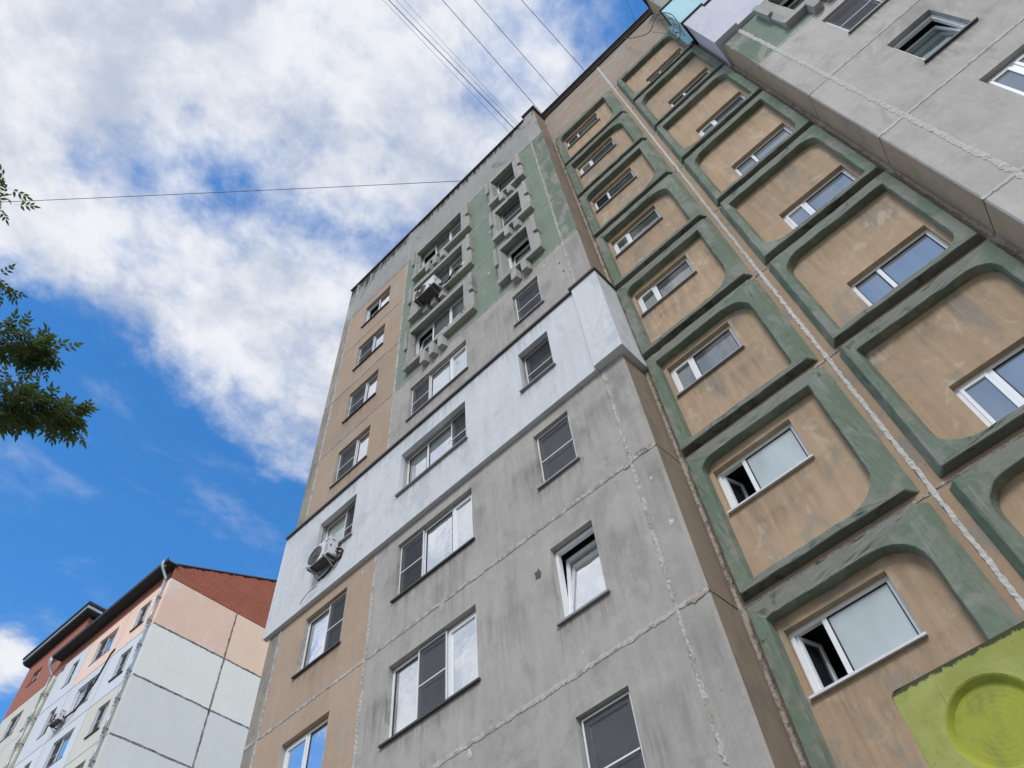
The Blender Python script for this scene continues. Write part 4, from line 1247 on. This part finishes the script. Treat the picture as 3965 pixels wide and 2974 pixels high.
mb = MB(); mb.tube([(.22, .03, -.03), (.12, .05, -.12), (-.05, .05, -.16), (-.24, .04, -.20)], .022, 7); mb.tube([(.26, .02, -.05), (.10, .03, -.17), (-.10, .04, -.22)], .022, 7); obj('pipe_bundle', mb.mesh('pipe_bundle', [M['rubber']], smooth=True), ac2)
c_, s_ = math.cos(K2), math.sin(K2)
ac3 = ac_unit('small white outdoor unit fixed below a window of the pale distant block', (-30.4 - 5.75 * c_, 10.47 - 5.75 * s_ - .12, 24.62), .78, .52, .28, 'plain', K2)
mb = MB(); mb.tube([(.40, -.1, .2), (.55, -.05, .05), (.95, .08, .25), (1.5, .08, .75), (1.95, .08, 1.35), (2.2, .08, 2.1), (2.35, .08, 2.6), (2.6, .08, 2.75)], .035, 6); obj('refrigerant_hose', mb.mesh('refrigerant_hose', [M['rubber']], smooth=True), ac3)

# ------------------------------------------------------------------ entrance porch
PX, PZ, PY = -1.28, 4.99, 5.64
PO = thing('entrance_porch', 'lime green concrete entrance porch front with round dished ornaments', 'porch', (PX, PY, 0))
def plate():
    W, H = 2.105, 1.16
    mb = MB()
    outer = [(p[0], p[2]) for p in rloop(0, W, -H, 0, 0, (.03, .03, .05, .05), 6)]
    y = 0
    holes = [(.524, -.49), (W - .524, -.49)]
    N = 48
    # front face split in two halves, each annulus-like around its dish
    def half(x0, x1, cx, cz, radL, radR):
        lp = rloop(x0, x1, -H, 0, 0, (radL, radR, radR, radL), 8)
        # resample the outline to N points by angle round the dish centre
        pts = []
        for i in range(N):
            a = 2 * math.pi * i / N
            dx, dz = math.cos(a), math.sin(a)
            ts = []
            if dx > 1e-6: ts.append((x1 - cx) / dx)
            if dx < -1e-6: ts.append((x0 - cx) / dx)
            if dz > 1e-6: ts.append((0 - cz) / dz)
            if dz < -1e-6: ts.append((-H - cz) / dz)
            t = min(ts); pts.append((cx + dx * t, 0, cz + dz * t))
        # add true corners by snapping the nearest samples
        for c in ((x0, 0), (x1, 0), (x0, -H), (x1, -H)):
            i = min(range(N), key=lambda k: (pts[k][0] - c[0]) ** 2 + (pts[k][2] - c[1]) ** 2)
            r = .045 if (c[0] in (0, W)) else 0
            sx = 1 if c[0] == x0 else -1; sz = -1 if c[1] == 0 else 1
            pts[i] = (c[0] + sx * r * .3, 0, c[1] + sz * r * .3)
        def circ(r, yy): return [(cx + r * math.cos(2 * math.pi * i / N), yy, cz + r * math.sin(2 * math.pi * i / N)) for i in range(N)]
        loops = [pts, circ(.318, 0), circ(.305, .008), circ(.277, .05)]
        for k in range(14):
            r = .272 - k * .019
            loops += [circ(r, .051 + (.0008 if k % 2 else 0)), circ(r - .004, .051 + (.0008 if k % 2 else 0))]
        for A, B in zip(loops[:-1], loops[1:]):
            for i in range(N):
                j = (i + 1) % N
                mb.poly([A[i], A[j], B[j], B[i]], 1 if A[0][1] > .003 or B[0][1] > .003 else 0)
        mb.poly(loops[-1], 1)
        return pts
    half(0, W / 2, *holes[0], .05, 0); half(W / 2, W, *holes[1], 0, .05)
    # edges
    n = len(outer)
    for i in range(n):
        a, b = outer[i], outer[(i + 1) % n]
        mb.poly([(a[0], .0, a[1]), (a[0], .12, a[1]), (b[0], .12, b[1]), (b[0], .0, b[1])])
    mb.poly([(p[0], .12, p[1]) for p in reversed(outer)])
    return mb.mesh('parapet_plate', [M['lime'], M['lime2']], merge=1e-4)
obj('parapet_plate', plate(), PO, (0, 0, PZ))
mb = MB(); mb.box(.02, 2.08, .13, Y2 - PY - .16, 3.9, 4.08); obj('porch_roof', mb.mesh('porch_roof', [M['conc']]), PO)
for x in (.03, 1.9):
    mb = MB(); mb.box(x, x + .16, .13, Y2 - PY - .2, 0, 3.9); obj('side_wall', mb.mesh('side_wall', [M['lime']]), PO)
for x in (.20, .62, 1.05, 1.5):
    mb = MB(); mb.tube([(x, .05, PZ - .005), (x, .05, PZ + .022), (x + .012, .045, PZ + .034)], .006, 6); obj('lifting_loop', mb.mesh('lifting_loop', [M['creampipe']]), PO)
mb = MB(); mb.box(.585, .61, -.06, .05, PZ - .86, PZ - .83); mb.box(.575, .62, -.09, -.05, PZ - .90, PZ - .82); obj('lamp_bracket', mb.mesh('lamp_bracket', [M['zinc']], bevel=.006), PO)

# ------------------------------------------------------------------ overhead wires and loose cable
def wire(a, b, r, label, mt='wire', sag=.5, ext=1.0):
    a = Vector(a); b = Vector(b); b = a + (b - a) * ext
    mb = MB(); pts = []
    for i in range(25):
        t = i / 24; p = a.lerp(b, t); p.z -= sag * 4 * t * (1 - t); pts.append(tuple(p - a))
    mb.tube(pts, r, 5)
    o = obj('overhead_wire', mb.mesh('overhead_wire', [M[mt]]), None, tuple(a))
    tag(o, label, 'wire', 'wires strung from the roof edge')
wire((-6.42, Y1 - .03, 30.22), (-19.06, -4.39, 31.), .012, 'single dark wire running level from the roof edge towards the tree', sag=.1, ext=1.6)
wire((-3.73, Y1, 30.24), (-3.86, .98, 31.), .013, 'thickest dark wire of the bundle ending left of the roof corner', sag=.6, ext=7)
wire((-3.95, Y1, 30.24), (-3.99, .88, 31.), .006, 'thin pale wire just left of the thick wire in the bundle', 'wirel', sag=.6, ext=7)
wire((-3.58, Y1, 30.24), (-3.69, 1.15, 31.), .006, 'thin pale wire just right of the thick wire in the bundle', 'wirel', sag=.6, ext=7)
wire((-3.50, Y1, 30.24), (-3.50, 1.33, 31.), .005, 'faintest pale wire on the right edge of the bundle', 'wirel', sag=.6, ext=7)
wire((-2.73, Y2, 30.98), (-2.62, 2.21, 31.3), .011, 'dark wire meeting the roof right at the inner corner of the pier', sag=.3, ext=8)
wire((-1.88, Y2, 30.98), (-1.84, 2.97, 31.3), .010, 'dark wire meeting the stair bay roof midway along its left half', sag=.3, ext=8)
wire((-.63, Y2, 30.98), (-.69, 4.08, 31.3), .010, 'dark wire meeting the stair bay roof near its white middle joint', sag=.3, ext=11)
wire((1.66, Y2, 30.98), (1.92, 6.62, 31.2), .007, 'short thin wire rising from the right end of the stair bay roof', 'wirel', sag=.02, ext=14)

def cable_coil():
    mb = MB(); rr = random.Random(2)
    # heights and widths on the plane of the stair bay front, drawn towards the roof at the far end
    K = .913
    def pl(q, ks=None):
        out = []
        for i, (x, z) in enumerate(q):
            k = ks[i] if ks else K
            out.append((x * k - 2.0, 7.28 * k - 6.65, EYE + (z - EYE) * k - 26.0))
        return out
    pts = pl([(2.18, 25.64), (2.25, 26.26), (2.35, 26.86), (2.44, 27.56), (2.49, 28.36), (2.43, 29.03), (2.28, 29.4), (2.05, 29.21), (1.83, 28.77), (1.64, 28.65), (1.45, 28.96), (1.23, 29.57), (1.03, 30.36)],
             [K] * 8 + [.92, .935, .955, .975, .995])
    # smooth with Catmull-Rom
    def cr(p, n=8):
        out = []
        for i in range(len(p) - 1):
            p0, p1, p2, p3 = p[max(i - 1, 0)], p[i], p[i + 1], p[min(i + 2, len(p) - 1)]
            for k in range(n):
                t = k / n
                out.append(tuple(.5 * ((2 * p1[j]) + (-p0[j] + p2[j]) * t + (2 * p0[j] - 5 * p1[j] + 4 * p2[j] - p3[j]) * t * t + (-p0[j] + 3 * p1[j] - 3 * p2[j] + p3[j]) * t ** 3) for j in range(3)))
        out.append(p[-1]); return out
    mb.tube(cr(pts), .014, 5)
    mb.tube(cr(pl([(2.02, 26.68), (2.21, 27.1), (2.38, 27.72), (2.38, 28.05), (2.17, 28.72)])), .011, 5)
    mb.tube(cr(pl([(2.23, 27.13), (2.25, 26.95), (2.24, 26.49), (2.2, 26.22), (2.1, 25.95), (1.98, 25.85), (1.97, 26.11), (2.06, 26.42), (2.16, 26.42), (2.18, 26.16)])), .013, 5)
    mb.tube(cr(pl([(2.27, 27.45), (2.32, 27.05), (2.26, 26.37), (2.2, 25.79)])), .013, 5)
    mb.tube(cr(pl([(2.17, 28.72), (2.08, 27.86), (1.99, 26.99), (1.86, 27.65), (1.72, 28.55)], [K, .92, .93, .92, .925])), .006, 5)
    mb.tube(cr(pl([(2.23, 27.13), (2.10, 26.75), (2.19, 26.25)])), .011, 5)
    return mb.mesh('cable_coil', [M['rubber']], smooth=True)
o = obj('cable_coil', cable_coil(), None, (2.0, 6.65, 26.0))
tag(o, 'tangled black cable coil hanging in front of the pale teal wall below the roof', 'cable')

# ------------------------------------------------------------------ tree reaching in from the left
TR = thing('ash_tree', 'leafy tree whose dark branch tips reach in from the left edge', 'tree', (-11.5, -1.6, 0))
def dirpt(v, dist): return Vector((v[0] * dist, v[1] * dist, EYE + v[2] * dist)) - Vector((-11.5, -1.6, 0))
# branch end points (metres, from the tree's base)
tips = {}
def limb(pts, r0, r1, nm='branch'):
    mb = MB(); n = len(pts); mb.tube(pts, [r0 + (r1 - r0) * i / (n - 1) for i in range(n)], 7)
    obj(nm, mb.mesh(nm, [M['bark']], smooth=True), TR)
limb([(0, 0, -.1), (.05, 0, 1.5), (.1, .05, 3), (.0, .1, 4.6), (.1, .15, 6.2), (.3, .1, 8.0), (.2, .1, 10.2), (.2, .1, 11.8)], .24, .05, 'trunk')
A = dirpt((-.685, -.005, .7285), 9.3); Bq = dirpt((-.6785, .018, .7344), 9.4); Cq = dirpt((-.665, .063, .744), 9.7)
limb([(.05, .12, 5.0), (1.3, .35, 6.1), (2.6, .6, 6.9), tuple(A.lerp(Vector((2.6, .6, 6.9)), .4) + Vector((0, .08, .1))), tuple(A), tuple(Bq), tuple(Cq)], .055, .007)
A2 = dirpt((-.6445, -.043, .7634), 9.6); B2q = dirpt((-.6388, -.020, .7691), 9.7); C2 = dirpt((-.6335, -.005, .7735), 9.8)
limb([(.2, .12, 6.6), (1.5, .35, 7.7), (2.7, .4, 8.0), tuple(A2), tuple(B2q), tuple(C2)], .05, .006)
A3 = dirpt((-.5446, -.1376, .8273), 10.3); B3q = dirpt((-.533, -.1255, .837), 10.5)
limb([(.3, .1, 8.3), (2.0, .2, 9.0), tuple(A3), tuple(B3q)], .04, .005)
A4 = dirpt((-.6043, -.0856, .7921), 10.0); B4 = dirpt((-.602, -.081, .794), 10.1)
limb([(.25, .1, 7.4), (2.0, .3, 8.4), tuple(A4), tuple(B4)], .04, .005)


def leaf_mat():
    mt, q, bs, out = mat('leaf_green')
    geo = q.n('ShaderNodeNewGeometry'); pos = geo.outputs['Position']
    oi = q.n('ShaderNodeObjectInfo')
    k = q.m('ADD', q.m('MULTIPLY', q.noise(pos, 9, 3, .6), .7), q.m('MULTIPLY', oi.outputs['Random'], .3))
    q.put(bs.inputs['Base Color'], q.mix(q.ss(k, .3, .7), (.030, .055, .024), (.095, .125, .042)))
    bs.inputs['Roughness'].default_value = .5; bs.inputs['Specular IOR Level'].default_value = .35
    tl = q.n('ShaderNodeBsdfTranslucent'); tl.inputs['Color'].default_value = (.13, .19, .05, 1)
    ms = q.n('ShaderNodeMixShader'); ms.inputs[0].default_value = .35
    q.nt.links.new(bs.outputs[0], ms.inputs[1]); q.nt.links.new(tl.outputs[0], ms.inputs[2]); q.nt.links.new(ms.outputs[0], out.inputs[0])
    return mt


M['leaf'] = leaf_mat()
def leaf_geo(seed):
    """one compound leaf along +x: list of (verts, faces)"""
    rr = random.Random(seed); mb = MB()
    L = .20
    mb.tube([(0, 0, 0), (L * .5, 0, .004), (L, 0, -.012)], .0016, 3)
    def leaflet(p, ang, l, w, droop):
        p = Vector(p); d_ = Vector((math.cos(ang), math.sin(ang), -droop)); d_.normalize()
        s_ = Vector((-math.sin(ang), math.cos(ang), 0)); up_ = d_.cross(s_)
        a = p; e = p + d_ * l - Vector((0, 0, l * .12))
        m1 = p + d_ * l * .38; 
        l1 = m1 + s_ * w / 2 - up_ * .004; r1 = m1 - s_ * w / 2 - up_ * .004
        m2 = p + d_ * l * .68 - Vector((0, 0, l * .03)); l2 = m2 + s_ * w * .33; r2 = m2 - s_ * w * .33
        mb.poly([a, m1, l1]); mb.poly([a, r1, m1]); mb.poly([m1, m2, l2, l1]); mb.poly([r1, r2, m2, m1]); mb.poly([m2, e, l2]); mb.poly([r2, e, m2])
    for i, t in enumerate((.35, .62, .86)):
        for s in (-1, 1):
            leaflet((L * t, 0, 0), s * (1.0 - .12 * i + rr.uniform(-.15, .15)), .085 + rr.uniform(-.015, .012), .036, .25 + rr.random() * .3)
    leaflet((L, 0, -.01), rr.uniform(-.1, .1), .10, .038, .35)
    return mb


LM = [leaf_geo(100 + i) for i in range(4)]
LME = [q.mesh('leaf', [M['leaf']]) for q in LM]
rr = random.Random(11)
def rot_rand(outdir):
    d_ = Vector(outdir) + Vector((rr.uniform(-1, 1), rr.uniform(-1, 1), rr.uniform(-.9, .45))) * .95
    if d_.length < .1: d_ = Vector((1, 0, 0))
    return d_.to_track_quat('X', 'Z')
clusters = []
def along(p0, p1, n, rad, dens, tp=.35):
    p0, p1 = Vector(p0), Vector(p1); ax = (p1 - p0).normalized()
    for i in range(n):
        t = rr.random()
        c = p0.lerp(p1, t)
        r_ = rad * (1 - (1 - tp) * t ** 2)
        off = Vector((rr.gauss(0, 1), rr.gauss(0, 1), rr.gauss(0, .75))) * r_ * .62
        c = c + off + Vector((0, 0, .05))
        for k in range(dens):
            clusters.append((c + Vector((rr.gauss(0, .05), rr.gauss(0, .05), rr.gauss(0, .04))), rot_rand(off.normalized() * .6 + ax * .4), .62 + .38 * rr.random()))
along(dirpt((-.687, -.021, .7265), 9.2), A, 16, .19, 5, 1.); along(A, Bq, 25, .16, 4, .8); along(Bq, Cq, 34, .105, 4, .5)
along(dirpt((-.706, .011, .708), 9.2), dirpt((-.700, .016, .713), 9.3), 4, .06, 4, 1.)
along(dirpt((-.649, -.057, .759), 9.5), A2, 9, .12, 4, 1.); along(A2, B2q, 16, .10, 4, .8); along(B2q, C2, 18, .08, 4, .6)
along(A3, B3q, 6, .08, 4, .8); along(A4, B4, 3, .04, 4, .5)
nvis = len(clusters)
order = list(range(nvis)); rr.shuffle(order)
for i in order[:300]:
    p, q, s = clusters[i]
    o = bpy.data.objects.new('leaf', LME[i % 4]); COL.objects.link(o); o.parent = TR
    o.location = p; o.rotation_mode = 'QUATERNION'; o.rotation_quaternion = q; o.scale = (s, s, s)
rest = MB()
def add_leaf(p, q, s, i):
    src = LM[i % 4]; b = len(rest.v)
    mtx = Matrix.Translation(p) @ q.to_matrix().to_4x4() @ Matrix.Scale(s, 4)
    rest.v += [tuple(mtx @ Vector(v_)) for v_ in src.v]
    rest.f += [tuple(k + b for k in f_) for f_ in src.f]; rest.mi += src.mi
for i in order[300:]: add_leaf(*clusters[i], i)
# the rest of the crown, left of the picture
for p0, p1, n_ in (((1.3, .35, 6.1), A, 150), ((1.5, .35, 7.7), A2, 130), ((1.2, .2, 8.7), A3, 120), ((1.2, .2, 8.0), A4, 110)):
    p0 = Vector(p0)
    for i in range(n_):
        c_q = p0.lerp(p1, rr.random() * .86) + Vector((rr.gauss(0, .16), rr.gauss(0, .22), rr.gauss(0, .16)))
        add_leaf(c_q, rot_rand((.6, rr.uniform(-1, 1), 0)), .8 + rr.random() * .5, i)
for i in range(900):
    th = rr.uniform(0, 2 * math.pi); ph = rr.uniform(-.5, 1.0); r_ = rr.uniform(1.0, 2.6)
    p = Vector((-1.0 + math.cos(th) * r_ * 1.0, math.sin(th) * r_ - .4, 8.2 + ph * 3.0))
    if p.x > .9: continue
    add_leaf(p, rot_rand((math.cos(th), math.sin(th), 0)), 1.3 + rr.random() * .6, i)
o = obj('crown', rest.mesh('crown', [M['leaf']]), TR); o['kind'] = 'stuff'
